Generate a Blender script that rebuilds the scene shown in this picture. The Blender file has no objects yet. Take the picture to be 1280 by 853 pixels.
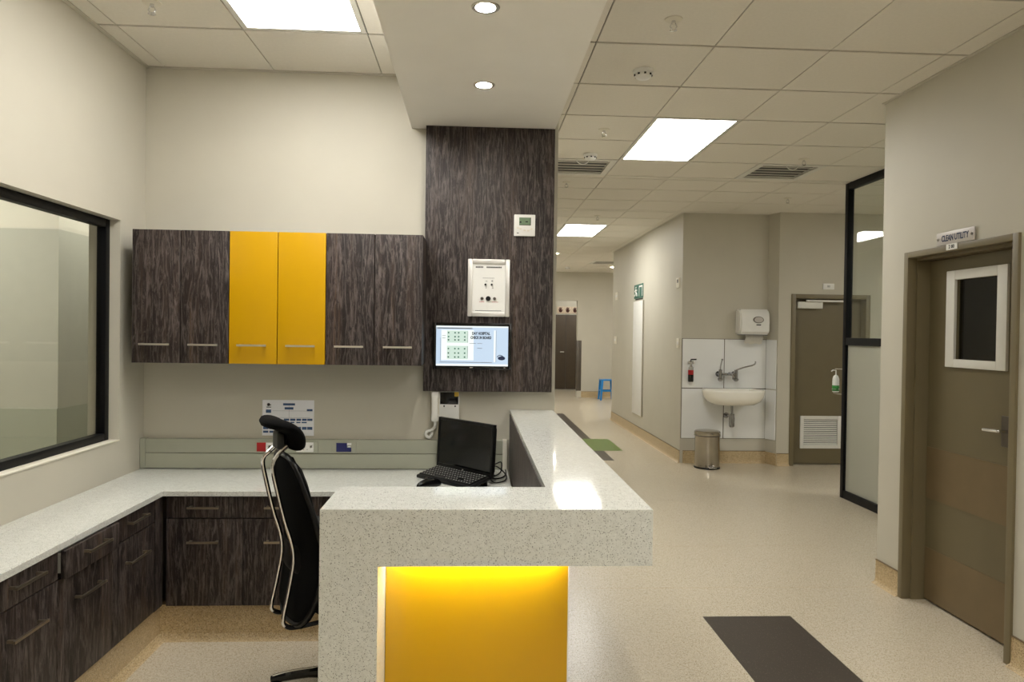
import bpy, bmesh, math, random
from mathutils import Vector, Matrix
random.seed(7)
scn = bpy.context.scene
C = scn.collection

# ------------------------------------------------------------------ camera
YAW, PITCH, ROLL, FPX, EYE = .05338445, -.01225462, .01396366, 900.0, 1.535
def make_camera():
    cy, sy, cp, sp = math.cos(YAW), math.sin(YAW), math.cos(PITCH), math.sin(PITCH)
    fwd = Vector((sy*cp, cy*cp, sp)); right = Vector((cy, -sy, 0)); up = right.cross(fwd)
    cr, sr = math.cos(ROLL), math.sin(ROLL)
    r2 = cr*right + sr*up; u2 = -sr*right + cr*up
    cam = bpy.data.objects.new('camera', bpy.data.cameras.new('camera'))
    cam.data.sensor_width = 36; cam.data.lens = FPX/1280*36; cam.data.clip_start = .05
    m = Matrix((r2, u2, -fwd)).transposed().to_4x4(); m.translation = Vector((0, 0, EYE))
    cam.matrix_world = m; C.objects.link(cam); scn.camera = cam
make_camera()
# ------------------------------------------------------------------ light and exposure
w = bpy.data.worlds.new('world'); scn.world = w; w.use_nodes = True
w.node_tree.nodes['Background'].inputs[0].default_value = (.9, .95, 1, 1)
w.node_tree.nodes['Background'].inputs[1].default_value = .05
scn.view_settings.view_transform = 'Standard'; scn.view_settings.look = 'None'
scn.view_settings.gamma = 1; scn.view_settings.use_curve_mapping = False
scn.view_settings.exposure = 1.28
PANEL_W = 8.6
STATION_W = 6.8         # the dimmer panel over the nurse station
#          # radiance of the ceiling light panels
DOWN_W = 170.0           # radiance of the small recessed downlights
LED_W = 27.0             # radiance of the strip under the desk counter

# ------------------------------------------------------------------ materials
MATS = {}
def nodes(name):
    m = bpy.data.materials.new(name); m.use_nodes = True; MATS[name] = m
    nt = m.node_tree; b = nt.nodes['Principled BSDF']
    return m, nt, b
def N(nt, t, **kw):
    n = nt.nodes.new(t)
    for k, v in kw.items(): setattr(n, k, v)
    return n
def srgb(r, g, b):
    f = lambda c: (c/255/12.92) if c/255 <= .04045 else ((c/255+.055)/1.055)**2.4
    return (f(r), f(g), f(b), 1)
def ramp(nt, fac, stops, interp='LINEAR'):
    r = N(nt, 'ShaderNodeValToRGB'); r.color_ramp.interpolation = interp
    e = r.color_ramp.elements
    while len(e) < len(stops): e.new(.5)
    for i, (p, c) in enumerate(stops): e[i].position = p; e[i].color = c
    nt.links.new(fac, r.inputs[0]); return r.outputs[0]
def plain(name, col, rough=.5, metal=0, spec=.5, var=.06, scale=12, bump=0, bscale=200, coat=0):
    m, nt, b = nodes(name)
    tc = N(nt, 'ShaderNodeTexCoord'); no = N(nt, 'ShaderNodeTexNoise'); no.inputs['Scale'].default_value = scale
    no.inputs['Detail'].default_value = 4
    nt.links.new(tc.outputs['Object'], no.inputs['Vector'])
    lo = tuple(c*(1-var) for c in col[:3])+(1,); hi = tuple(min(1, c*(1+var)) for c in col[:3])+(1,)
    nt.links.new(ramp(nt, no.outputs['Fac'], [(.3, lo), (.7, hi)]), b.inputs['Base Color'])
    b.inputs['Roughness'].default_value = rough; b.inputs['Metallic'].default_value = metal
    b.inputs['Specular IOR Level'].default_value = spec
    if coat: b.inputs['Coat Weight'].default_value = coat; b.inputs['Coat Roughness'].default_value = .05
    if bump:
        n2 = N(nt, 'ShaderNodeTexNoise'); n2.inputs['Scale'].default_value = bscale
        nt.links.new(tc.outputs['Object'], n2.inputs['Vector'])
        bp = N(nt, 'ShaderNodeBump'); bp.inputs['Strength'].default_value = bump; bp.inputs['Distance'].default_value = .002
        nt.links.new(n2.outputs['Fac'], bp.inputs['Height']); nt.links.new(bp.outputs[0], b.inputs['Normal'])
    return m
def emit(name, col, strength, base=.8):
    m, nt, b = nodes(name); b.inputs['Base Color'].default_value = (base, base, base, 1)
    b.inputs['Emission Color'].default_value = col; b.inputs['Emission Strength'].default_value = strength
    return m
def speckled(name, base, flecks, rough, fscale=260, thresh=.28, dens=.25, base2=None, spec=.5, mott=40):
    """fine mottled base with scattered flecks; flecks = list of colours"""
    m, nt, b = nodes(name); L = nt.links.new
    tc = N(nt, 'ShaderNodeTexCoord')
    no = N(nt, 'ShaderNodeTexNoise'); no.inputs['Scale'].default_value = mott; no.inputs['Detail'].default_value = 6; no.inputs['Roughness'].default_value = .75
    L(tc.outputs['Object'], no.inputs['Vector'])
    base2 = base2 or tuple(c*.86 for c in base[:3])+(1,)
    col = ramp(nt, no.outputs['Fac'], [(.35, base2), (.65, base)])
    for i, f in enumerate(flecks):
        v = N(nt, 'ShaderNodeTexVoronoi'); v.inputs['Scale'].default_value = fscale*(1+.37*i)
        mp = N(nt, 'ShaderNodeMapping'); mp.inputs['Location'].default_value = (i*3.1, i*1.7, i*.9)
        L(tc.outputs['Object'], mp.inputs['Vector']); L(mp.outputs[0], v.inputs['Vector'])
        lt = N(nt, 'ShaderNodeMath', operation='LESS_THAN'); lt.inputs[1].default_value = thresh
        L(v.outputs['Distance'], lt.inputs[0])
        sp = N(nt, 'ShaderNodeSeparateColor'); L(v.outputs['Color'], sp.inputs[0])
        l2 = N(nt, 'ShaderNodeMath', operation='LESS_THAN'); l2.inputs[1].default_value = dens; L(sp.outputs[0], l2.inputs[0])
        mu = N(nt, 'ShaderNodeMath', operation='MULTIPLY'); L(lt.outputs[0], mu.inputs[0]); L(l2.outputs[0], mu.inputs[1])
        mx = N(nt, 'ShaderNodeMix', data_type='RGBA'); L(mu.outputs[0], mx.inputs['Factor']); L(col, mx.inputs['A']); mx.inputs['B'].default_value = f
        col = mx.outputs['Result']
    L(col, b.inputs['Base Color']); b.inputs['Roughness'].default_value = rough; b.inputs['Specular IOR Level'].default_value = spec
    return m
def wood(name):
    m, nt, b = nodes(name); L = nt.links.new
    tc = N(nt, 'ShaderNodeTexCoord'); oi = N(nt, 'ShaderNodeObjectInfo')
    ad = N(nt, 'ShaderNodeVectorMath', operation='ADD'); L(tc.outputs['Object'], ad.inputs[0])
    ml = N(nt, 'ShaderNodeMath', operation='MULTIPLY'); ml.inputs[1].default_value = 37; L(oi.outputs['Random'], ml.inputs[0]); L(ml.outputs[0], ad.inputs[1])
    def noise(sx, sz, det, rough=.6, dist=0):
        mp = N(nt, 'ShaderNodeMapping'); mp.inputs['Scale'].default_value = (sx, sx, sz); L(ad.outputs[0], mp.inputs['Vector'])
        n = N(nt, 'ShaderNodeTexNoise'); n.inputs['Scale'].default_value = 1; n.inputs['Detail'].default_value = det; n.inputs['Roughness'].default_value = rough
        n.inputs['Distortion'].default_value = dist; L(mp.outputs[0], n.inputs['Vector']); return n.outputs['Fac']
    broad = noise(13, .45, 4, .65, 1.0); fine = noise(46, 7, 8, .8, 1.2); pores = noise(120, 16, 5, .75, .8)
    wv = N(nt, 'ShaderNodeTexWave', wave_type='BANDS', bands_direction='X'); wv.inputs['Scale'].default_value = 7; wv.inputs['Distortion'].default_value = 22
    wv.inputs['Detail'].default_value = 3; wv.inputs['Detail Scale'].default_value = 1.2
    mp = N(nt, 'ShaderNodeMapping'); mp.inputs['Scale'].default_value = (1.6, 1.6, .22); L(ad.outputs[0], mp.inputs['Vector']); L(mp.outputs[0], wv.inputs['Vector'])
    c1 = ramp(nt, broad, [(.32, srgb(24, 18, 17)), (.5, srgb(42, 33, 30)), (.6, srgb(58, 46, 40)), (.7, srgb(86, 68, 54))])
    c2 = ramp(nt, fine, [(.48, (0, 0, 0, 1)), (.66, (.9, .9, .9, 1))])
    mx = N(nt, 'ShaderNodeMix', data_type='RGBA'); L(c2, mx.inputs['Factor']); L(c1, mx.inputs['A']); mx.inputs['B'].default_value = srgb(106, 96, 92)
    c3 = ramp(nt, wv.outputs['Fac'], [(.7, (0, 0, 0, 1)), (1, (.35, .35, .35, 1))])
    m2 = N(nt, 'ShaderNodeMix', data_type='RGBA'); L(c3, m2.inputs['Factor']); L(mx.outputs['Result'], m2.inputs['A']); m2.inputs['B'].default_value = srgb(118, 108, 104)
    c4 = ramp(nt, pores, [(.53, (0, 0, 0, 1)), (.62, (.85, .85, .85, 1))])
    m3 = N(nt, 'ShaderNodeMix', data_type='RGBA'); L(c4, m3.inputs['Factor']); L(m2.outputs['Result'], m3.inputs['A']); m3.inputs['B'].default_value = srgb(24, 18, 18)
    L(m3.outputs['Result'], b.inputs['Base Color']); b.inputs['Roughness'].default_value = .5
    b.inputs['Specular IOR Level'].default_value = .35
    bp = N(nt, 'ShaderNodeBump'); bp.inputs['Strength'].default_value = .35; bp.inputs['Distance'].default_value = .0015
    L(fine, bp.inputs['Height']); L(bp.outputs[0], b.inputs['Normal'])
    return m
def glass(name, tint, ior=1.45, haze=0, hazecol=(.5, .52, .48, 1)):
    m = bpy.data.materials.new(name); m.use_nodes = True; MATS[name] = m; nt = m.node_tree; L = nt.links.new
    nt.nodes.clear(); out = N(nt, 'ShaderNodeOutputMaterial')
    tr = N(nt, 'ShaderNodeBsdfTransparent'); tr.inputs[0].default_value = tint
    gl = N(nt, 'ShaderNodeBsdfGlossy'); gl.inputs['Roughness'].default_value = .015
    lw = N(nt, 'ShaderNodeLayerWeight'); pw = N(nt, 'ShaderNodeMath', operation='POWER'); pw.inputs[1].default_value = 5; L(lw.outputs['Facing'], pw.inputs[0])
    f0 = ((ior-1)/(ior+1))**2; fr = N(nt, 'ShaderNodeMath', operation='MULTIPLY_ADD'); L(pw.outputs[0], fr.inputs[0])
    fr.inputs[1].default_value = 1-f0; fr.inputs[2].default_value = f0
    base = tr.outputs[0]
    if haze:
        df = N(nt, 'ShaderNodeBsdfDiffuse'); df.inputs[0].default_value = hazecol
        tl = N(nt, 'ShaderNodeBsdfTranslucent'); tl.inputs[0].default_value = hazecol
        a = N(nt, 'ShaderNodeMixShader'); a.inputs[0].default_value = .5; L(df.outputs[0], a.inputs[1]); L(tl.outputs[0], a.inputs[2])
        h = N(nt, 'ShaderNodeMixShader'); h.inputs[0].default_value = haze; L(base, h.inputs[1]); L(a.outputs[0], h.inputs[2]); base = h.outputs[0]
    mx = N(nt, 'ShaderNodeMixShader'); L(fr.outputs[0], mx.inputs[0]); L(base, mx.inputs[1]); L(gl.outputs[0], mx.inputs[2])
    L(mx.outputs[0], out.inputs[0]); return m

WALLC = srgb(198, 193, 178)
plain('wall_paint', WALLC, .55, var=.02, scale=3, bump=.08, bscale=400, spec=.3)
plain('pale_paint', srgb(226, 221, 204), .6, var=.02, scale=3)
plain('ceiling_tile', srgb(232, 227, 216), .8, var=.02, scale=60, bump=.05, bscale=500, spec=.2)
plain('tee_metal', srgb(206, 201, 188), .5, var=.02, spec=.3)
plain('tee_shade', srgb(44, 41, 36), .7, var=.02, spec=.2)  # dark colour paints the shadow between ceiling tiles onto the grid bars
plain('bulkhead_paint', srgb(246, 243, 236), .6, var=.015, scale=4, spec=.25)
speckled('floor_vinyl', srgb(216, 206, 186), [srgb(150, 130, 98), srgb(236, 228, 208), srgb(110, 95, 72)], .27, 200, .36, .26, srgb(199, 186, 162), .5, 70)
speckled('cove_vinyl', srgb(206, 184, 144), [srgb(128, 102, 66), srgb(228, 214, 184), srgb(96, 76, 50)], .35, 170, .36, .3, srgb(184, 160, 120), .4, 60)
speckled('dark_vinyl', srgb(72, 64, 57), [srgb(150, 142, 128), srgb(40, 35, 31)], .35, 230, .25, .12, srgb(62, 55, 49), .4, 80)
speckled('green_vinyl', srgb(106, 130, 56), [srgb(150, 165, 95), srgb(72, 92, 38)], .35, 230, .25, .15, srgb(95, 120, 48), .4, 80)
speckled('quartz', srgb(222, 223, 217), [srgb(46, 46, 42), srgb(112, 110, 100), srgb(240, 240, 236)], .06, 380, .40, .11, srgb(208, 209, 202), .5, 60)
wood('dark_wood')
plain('yellow_gloss', srgb(201, 153, 0), .3, var=.015, scale=2, spec=.5)
plain('black_frame', srgb(10, 10, 13), .45, var=.1, spec=.18)
plain('black_plastic', srgb(12, 12, 13), .4, var=.1, spec=.35)
plain('black_glossy', srgb(12, 12, 13), .12, var=.1)
plain('key_black', srgb(30, 30, 31), .45, var=.1)
plain('black_fabric', srgb(9, 9, 10), .9, spec=.12, var=.25, scale=220, bump=.4, bscale=900)
plain('chrome', srgb(225, 225, 228), .12, 1, var=.02)
plain('brushed_steel', srgb(196, 190, 180), .3, 1, var=.05, scale=40)
plain('bin_steel', srgb(176, 170, 160), .1, 1, var=.05, scale=20)
plain('bronze_nickel', srgb(168, 156, 138), .3, .9, var=.03)
plain('tap_chrome', srgb(172, 172, 176), .1, 1, var=.02)
plain('satin_nickel', srgb(226, 220, 208), .32, .85, var=.03)
plain('dark_steel', srgb(110, 104, 98), .35, 1, var=.05)
plain('white_plastic', srgb(232, 231, 226), .35, var=.015)
plain('cream_plastic', srgb(226, 220, 204), .4, var=.015)
plain('white_metal', srgb(224, 222, 214), .4, var=.015)
plain('alu_frame', srgb(222, 220, 216), .3, .5, var=.02)
plain('paper', srgb(236, 236, 240), .7, var=.01)
plain('tissue', srgb(240, 236, 226), .9, var=.03, scale=50)
plain('trunking', srgb(166, 167, 150), .45, var=.02)
plain('trunking_line', srgb(120, 121, 106), .5, var=.02)
plain('door_olive', srgb(108, 98, 72), .45, var=.03, scale=6)
plain('frame_olive', srgb(118, 107, 80), .42, var=.03, scale=6)
plain('kick_bronze', srgb(120, 103, 75), .38, .2, var=.05, scale=8)
plain('red_plastic', srgb(168, 22, 26), .4, var=.02)
plain('navy_plastic', srgb(24, 30, 92), .4, var=.02)
plain('navy_print', srgb(30, 42, 78), .6, var=.05)
plain('blue_print', srgb(56, 84, 124), .6, var=.1, scale=200)
plain('black_print', srgb(14, 14, 18), .6, var=.02)
plain('grey_print', srgb(120, 122, 124), .6, var=.02)
plain('pink_print', srgb(196, 110, 112), .6, var=.02)
plain('green_sign', srgb(20, 92, 74), .5, var=.03)
plain('yellow_sticker', srgb(214, 176, 60), .5, var=.02)
plain('lcd_green', srgb(104, 128, 98), .3, var=.04, scale=60)
plain('porcelain', srgb(246, 243, 233), .1, var=.01, spec=.6)
plain('splash_white', srgb(238, 239, 238), .12, var=.01, scale=3, spec=.5)
plain('joint_dark', srgb(92, 84, 72), .7, var=.05)
plain('blue_metal', srgb(20, 130, 205), .3, var=.05)
plain('brown_door', srgb(84, 72, 58), .5, var=.05, scale=8)
plain('maroon_print', srgb(70, 30, 22), .7, var=.2, scale=40)
plain('canvas', srgb(214, 196, 172), .8, var=.04, scale=20)
plain('bottle_white', srgb(236, 238, 234), .3, var=.01)
plain('bottle_green', srgb(50, 140, 60), .4, var=.03)
plain('vent_dark', srgb(58, 56, 52), .6, var=.05)
plain('vent_slat', srgb(200, 197, 188), .5, var=.03)
plain('sign_metal', srgb(190, 184, 180), .35, .4, var=.03)
plain('wall_green_grey', srgb(194, 192, 177), .6, var=.02)
plain('dado_green', srgb(172, 175, 158), .6, var=.02)
glass('clear_glass', (.93, .96, .94, 1), 1.5)
glass('window_glass', (.91, .92, .89, 1), 1.35)
glass('frosted_glass', (.86, .89, .84, 1), 1.35, .93, (.62, .62, .55, 1))
glass('dark_pane', (.5, .5, .5, 1), 1.5)
emit('light_diffuser', (1, .99, .955, 1), PANEL_W)
emit('light_diffuser_dim', (1, .985, .95, 1), 4.8)
emit('light_diffuser_station', (1, .985, .95, 1), STATION_W)
emit('downlight_lens', (1, .95, .86, 1), DOWN_W)
emit('led_strip', (1, 1, .88, 1), LED_W)
emit('screen_glow', (.66, .82, 1, 1), 0.36, .02)
emit('screen_white', (.93, 1, .97, 1), 0.42, .02)
emit('screen_pale_green', (.72, .90, .78, 1), 0.36, .02)

# ------------------------------------------------------------------ mesh helpers
def B(): return bmesh.new()
def box(bm, x0, x1, y0, y1, z0, z1, bev=0):
    x0, x1 = min(x0, x1), max(x0, x1); y0, y1 = min(y0, y1), max(y0, y1); z0, z1 = min(z0, z1), max(z0, z1)
    vs = [bm.verts.new(p) for p in ((x0,y0,z0),(x1,y0,z0),(x1,y1,z0),(x0,y1,z0),(x0,y0,z1),(x1,y0,z1),(x1,y1,z1),(x0,y1,z1))]
    fs = [bm.faces.new([vs[i] for i in f]) for f in ((3,2,1,0),(4,5,6,7),(0,1,5,4),(1,2,6,5),(2,3,7,6),(3,0,4,7))]
    if bev:
        es = list({e for f in fs for e in f.edges})
        bmesh.ops.bevel(bm, geom=es, offset=bev, segments=2, affect='EDGES', profile=.6)
    return bm
def prism(bm, pts, z0, z1):
    lo = [bm.verts.new((x, y, z0)) for x, y in pts]; hi = [bm.verts.new((x, y, z1)) for x, y in pts]
    n = len(pts); bm.faces.new(lo[::-1]); bm.faces.new(hi)
    for i in range(n): bm.faces.new((lo[i], lo[(i+1) % n], hi[(i+1) % n], hi[i]))
    bmesh.ops.recalc_face_normals(bm, faces=bm.faces[:]); return bm
def frame_of(t):
    t = t.normalized(); a = Vector((0, 0, 1)) if abs(t.z) < .9 else Vector((1, 0, 0))
    u = t.cross(a).normalized(); return u, t.cross(u).normalized()
def tube(bm, pts, r, seg=10, closed=False):
    pts = [Vector(p) for p in pts]; rs = r if isinstance(r, (list, tuple)) else [r]*len(pts)
    rings = []; u = None
    for i, p in enumerate(pts):
        t = (pts[min(i+1, len(pts)-1)] - pts[max(i-1, 0)])
        if closed: t = pts[(i+1) % len(pts)] - pts[i-1]
        t.normalize()
        if u is None: u, v = frame_of(t)
        else:
            u = (u - t*u.dot(t)); u = u.normalized() if u.length > 1e-6 else frame_of(t)[0]
            v = t.cross(u)
        rings.append([bm.verts.new(p + (u*math.cos(a)+v*math.sin(a))*rs[i]) for a in [2*math.pi*k/seg for k in range(seg)]])
    n = len(rings)
    for i in range(n if closed else n-1):
        A, Bq = rings[i], rings[(i+1) % n]
        for k in range(seg): bm.faces.new((A[k], A[(k+1) % seg], Bq[(k+1) % seg], Bq[k]))
    if not closed: bm.faces.new(rings[0][::-1]); bm.faces.new(rings[-1])
    bmesh.ops.recalc_face_normals(bm, faces=bm.faces[:]); return bm
def cyl(bm, a, b, r, r2=None, seg=20): return tube(bm, [a, b], [r, r if r2 is None else r2], seg)
def lathe(bm, prof, c, seg=28, sx=1, sy=1, axis='Z'):
    c = Vector(c); rings = []
    for r, z in prof:
        ring = []
        for k in range(seg):
            a = 2*math.pi*k/seg; p = Vector((math.cos(a)*r*sx, math.sin(a)*r*sy, z))
            if axis == 'Y': p = Vector((p.x, p.z, p.y))
            if axis == 'X': p = Vector((p.z, p.x, p.y))
            ring.append(bm.verts.new(c+p))
        rings.append(ring)
    for A, Bq in zip(rings, rings[1:]):
        for k in range(seg): bm.faces.new((A[k], A[(k+1) % seg], Bq[(k+1) % seg], Bq[k]))
    bm.faces.new(rings[0][::-1]); bm.faces.new(rings[-1])
    bmesh.ops.recalc_face_normals(bm, faces=bm.faces[:]); return bm
def smooth_path(pts, n=6):
    P = [Vector(p) for p in pts]; out = []
    for i in range(len(P)-1):
        p0, p1, p2, p3 = P[max(i-1, 0)], P[i], P[i+1], P[min(i+2, len(P)-1)]
        for k in range(n):
            t = k/n
            out.append(.5*((2*p1)+(-p0+p2)*t+(2*p0-5*p1+4*p2-p3)*t*t+(-p0+3*p1-3*p2+p3)*t**3))
    out.append(P[-1]); return out
def wloc(o):
    v = Vector((0, 0, 0))
    while o: v = v + o.location; o = o.parent
    return v
def obj(name, bm, mat, parent=None, base=None, smooth=35):
    """mesh given in world coordinates -> one object; base = its origin when top-level"""
    me = bpy.data.meshes.new(name); off = wloc(parent) if parent else Vector(base or (0, 0, 0))
    for v in bm.verts: v.co -= off
    bm.to_mesh(me); bm.free(); me.materials.append(MATS[mat])
    if smooth:
        me.polygons.foreach_set('use_smooth', [True]*len(me.polygons)); me.set_sharp_from_angle(angle=math.radians(smooth))
    o = bpy.data.objects.new(name, me); C.objects.link(o)
    if parent: o.parent = parent
    else: o.location = off
    return o
def tag(o, label, cat, group=None, kind=None):
    o['label'] = label; o['category'] = cat
    if group: o['group'] = group
    if kind: o['kind'] = kind
    return o
def thing(name, label, cat, loc, group=None, kind=None):
    o = bpy.data.objects.new(name, None); C.objects.link(o); o.location = loc; o.empty_display_size = .1
    return tag(o, label, cat, group, kind)
def pbox(name, mat, parent, x0, x1, y0, y1, z0, z1, bev=0): return obj(name, box(B(), x0, x1, y0, y1, z0, z1, bev), mat, parent)
def copy_tree(o, parent=None):
    c = o.copy(); C.objects.link(c); c.parent = parent
    for ch in list(o.children): copy_tree(ch, c)
    return c
def text_bm(s, size, place, ext=.0006, align='CENTER', bold=0, width=None):
    """flat lettering as a bmesh; place maps (x, y, depth) of the text plane to world"""
    cu = bpy.data.curves.new('lettering', 'FONT'); cu.body = s; cu.size = size; cu.align_x = align; cu.align_y = 'CENTER'; cu.extrude = ext; cu.offset = bold
    cu.resolution_u = 3
    to = bpy.data.objects.new('lettering', cu); C.objects.link(to)
    dg = bpy.context.evaluated_depsgraph_get(); me = bpy.data.meshes.new_from_object(to.evaluated_get(dg))
    bm = bmesh.new(); bm.from_mesh(me); bpy.data.meshes.remove(me); bpy.data.objects.remove(to); bpy.data.curves.remove(cu)
    if width:
        k = width/(max(v.co.x for v in bm.verts)-min(v.co.x for v in bm.verts))
        for v in bm.verts: v.co.x *= k
    for v in bm.verts: v.co = Vector(place(v.co.x, v.co.y, v.co.z))
    return bm

# ------------------------------------------------------------------ key dimensions (metres)
LW, BWY, RW, CEIL = -1.85, 4.155, 2.542, 2.99
BACK_END, REAR = .474, -4.0
CORX, ALC_Y, DW_Y, GLX = 2.482, 8.485, 8.31, 3.55
FAR_Y, FAR2_Y = 17.07, 19.4

# ------------------------------------------------------------------ floor
fl = tag(obj('floor', box(B(), -6.5, 7.0, REAR-.2, 20.2, -.1, 0), 'floor_vinyl', smooth=0), 'beige speckled sheet vinyl floor of the ward and corridor', 'floor', kind='structure')
def inlay(x0, x1, y0, y1, mat, label):
    o = obj('floor_inlay', box(B(), x0, x1, y0, y1, -.002, .0008), mat, fl, smooth=0); o['label'] = label
inlay(1.265, 1.753, 1.9, 3.84, 'dark_vinyl', 'dark charcoal vinyl strip set in the floor near the door')
inlay(1.48, 1.718, 10.365, 13.6, 'dark_vinyl', 'dark charcoal vinyl strip set along the far corridor floor')
inlay(1.48, 1.975, 9.32, 10.36, 'green_vinyl', 'green vinyl square set in the corridor floor')
inlay(1.48, 1.72, 8.61, 9.315, 'dark_vinyl', 'short dark vinyl strip below the green square')
for y in (5.13, 4.28):
    obj('floor_seam', box(B(), .5, 2.5, y-.0015, y+.0015, -.001, .0003), 'cove_vinyl', fl, smooth=0)

# ------------------------------------------------------------------ walls
def wall(name, label, boxes, mat='wall_paint'):
    bm = B()
    for b_ in boxes: box(bm, *b_)
    return tag(obj(name, bm, mat, smooth=0), label, 'wall', kind='structure')
WY0, WY1, WZ0, WZ1 = 1.2, 3.873, .938, 2.092        # opening in the left wall
wall('wall_left', 'beige left wall with the black framed viewing window', [
    (LW-.16, LW, REAR, WY0, 0, CEIL+.1), (LW-.16, LW, WY1, BWY+.15, 0, CEIL+.1),
    (LW-.16, LW, WY0, WY1, 0, WZ0), (LW-.16, LW, WY0, WY1, WZ1, CEIL+.1)])
wall('wall_back', 'beige wall behind the wall cabinets and hanging wood panel', [(LW-.16, BACK_END, BWY, BWY+.15, 0, CEIL+.1)])
wall('wall_corridor_left', 'beige left wall of the far corridor behind the nurse station', [(BACK_END-.15, BACK_END-.002, BWY+.15, FAR_Y, 0, CEIL+.1)])
DY0, DY1, DZ = 3.232, 4.118, 2.03                     # opening of the right hand door
wall('wall_right', 'beige right wall around the clean utility door', [
    (RW, RW+.2, REAR, DY0, 0, CEIL+.1), (RW, RW+.2, DY1, 4.368, 0, CEIL+.1), (RW, RW+.2, DY0, DY1, DZ, CEIL+.1),
    (RW+.2, 6.4, 4.2, 4.368, 0, CEIL+.1)])
wall('wall_rear', 'beige wall closing the ward behind the viewer', [(LW-.16, 6.4, REAR-.2, REAR, 0, CEIL+.1)])
wall('wall_corridor_right', 'beige corridor wall with green sign and tall white panel', [(CORX, CORX+.1, ALC_Y, 12.78, 0, CEIL+.1), (CORX+.1, 6.4, 12.63, 12.78, 0, CEIL+.1)])
D2X0, D2X1 = 3.74, 4.69
bm = B(); box(bm, CORX+.1, 3.6, ALC_Y, ALC_Y+.12, 0, CEIL+.1)
prism(bm, [(3.525, ALC_Y), (3.585, DW_Y), (D2X0, DW_Y), (D2X0, ALC_Y+.12), (3.6, ALC_Y+.12)], 0, CEIL+.1)
box(bm, D2X1, 6.4, DW_Y, ALC_Y+.12, 0, CEIL+.1); box(bm, D2X0, D2X1, DW_Y, ALC_Y+.12, 2.03, CEIL+.1)
wa = tag(obj('wall_alcove', bm, 'wall_paint', smooth=0), 'beige wall with the basin recess and louvred door', 'wall', kind='structure')
wall('wall_outer_right', 'pale wall closing the room behind the glass partition', [(6.4, 6.5, REAR, 17.2, 0, CEIL+.1)])
wf = wall('wall_far', 'beige wall at the far end of the corridor with an opening', [
    (2.468, 6.4, FAR_Y, FAR_Y+.16, 0, CEIL+.1), (BACK_END-.15, 1.9, FAR_Y, FAR_Y+.16, 0, CEIL+.1), (1.9, 2.468, FAR_Y, FAR_Y+.16, 2.31, CEIL+.1)])
wall('wall_lobby', 'beige lobby wall holding the brown double door', [
    (1.0, 2.18, FAR2_Y, FAR2_Y+.15, 0, CEIL+.1), (3.4, 4.0, FAR2_Y, FAR2_Y+.15, 0, CEIL+.1), (2.18, 3.4, FAR2_Y, FAR2_Y+.15, 2.03, CEIL+.1),
    (1.0, 1.1, FAR_Y+.16, FAR2_Y, 0, CEIL+.1), (3.9, 4.0, FAR_Y+.16, FAR2_Y, 0, CEIL+.1)])
# neighbouring room seen through the viewing window
NZ = 2.25
bm = B(); box(bm, -6.2, -3.07, 5.5, 8.0, .92, NZ); box(bm, -3.07, LW-.16, 6.6, 6.7, .92, NZ)
wn = tag(obj('wall_neighbour_room', bm, 'wall_green_grey', smooth=0), 'pale grey green wall seen through the viewing window', 'wall', kind='structure')
bm = B(); box(bm, -6.2, -3.07, 5.5, 8.0, NZ, CEIL+.1); box(bm, -3.07, LW-.16, 6.6, 6.7, NZ, CEIL+.1)
box(bm, -6.3, -6.2, REAR, 8.0, 0, CEIL+.1); box(bm, -6.3, LW-.16, REAR-.2, REAR, 0, CEIL+.1)
obj('upper_wall', bm, 'pale_paint', wn, smooth=0)
bm = B(); box(bm, -6.2, -3.07, 5.488, 8.0, 0, .92); box(bm, -3.07, LW-.16, 6.588, 6.7, 0, .92)
obj('dado', bm, 'dado_green', wn, smooth=0)

# coved vinyl skirtings
def skirting(name, label, runs):
    """runs: (x0,y0,x1,y1,nx,ny) foot line of a wall and the direction it faces"""
    bm = B()
    for x0, y0, x1, y1, nx, ny in runs:
        prof = [(0, .142), (.006, .142), (.007, .03), (.012, .012), (.026, .002), (.034, 0), (0, 0)]
        A = [bm.verts.new((x0+nx*d, y0+ny*d, z)) for d, z in prof]; Z = [bm.verts.new((x1+nx*d, y1+ny*d, z)) for d, z in prof]
        n = len(prof)
        for i in range(n): bm.faces.new((A[i], A[(i+1) % n], Z[(i+1) % n], Z[i]))
        bm.faces.new(A); bm.faces.new(Z)
    bmesh.ops.recalc_face_normals(bm, faces=bm.faces[:])
    o = tag(obj(name, bm, 'cove_vinyl', smooth=40), label, 'skirting', kind='structure')
    bm = B()
    for x0, y0, x1, y1, nx, ny in runs:
        box(bm, min(x0, x1, x0+nx*.009, x1+nx*.009), max(x0, x1, x0+nx*.009, x1+nx*.009), min(y0, y1, y0+ny*.009, y1+ny*.009), max(y0, y1, y0+ny*.009, y1+ny*.009), .1422, .1475)
    obj('capping', bm, 'kick_bronze', o, smooth=0); return o
skirting('baseboard_right', 'tan speckled coved skirting beside the clean utility door', [(RW, REAR, RW, DY0, -1, 0), (RW, DY1, RW, 4.368, -1, 0)])
skirting('baseboard_corridor', 'tan speckled coved skirting along the corridor wall', [(CORX, ALC_Y, CORX, 12.78, -1, 0)])
skirting('baseboard_alcove', 'tan speckled coved skirting under the basin recess', [(CORX+.035, ALC_Y, 3.525, ALC_Y, 0, -1), (3.59, DW_Y, D2X0, DW_Y, 0, -1), (D2X1, DW_Y, 6.4, DW_Y, 0, -1)])
skirting('baseboard_far', 'tan skirting at the far corridor wall', [(2.58, FAR_Y, 6.4, FAR_Y, 0, -1)])
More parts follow.
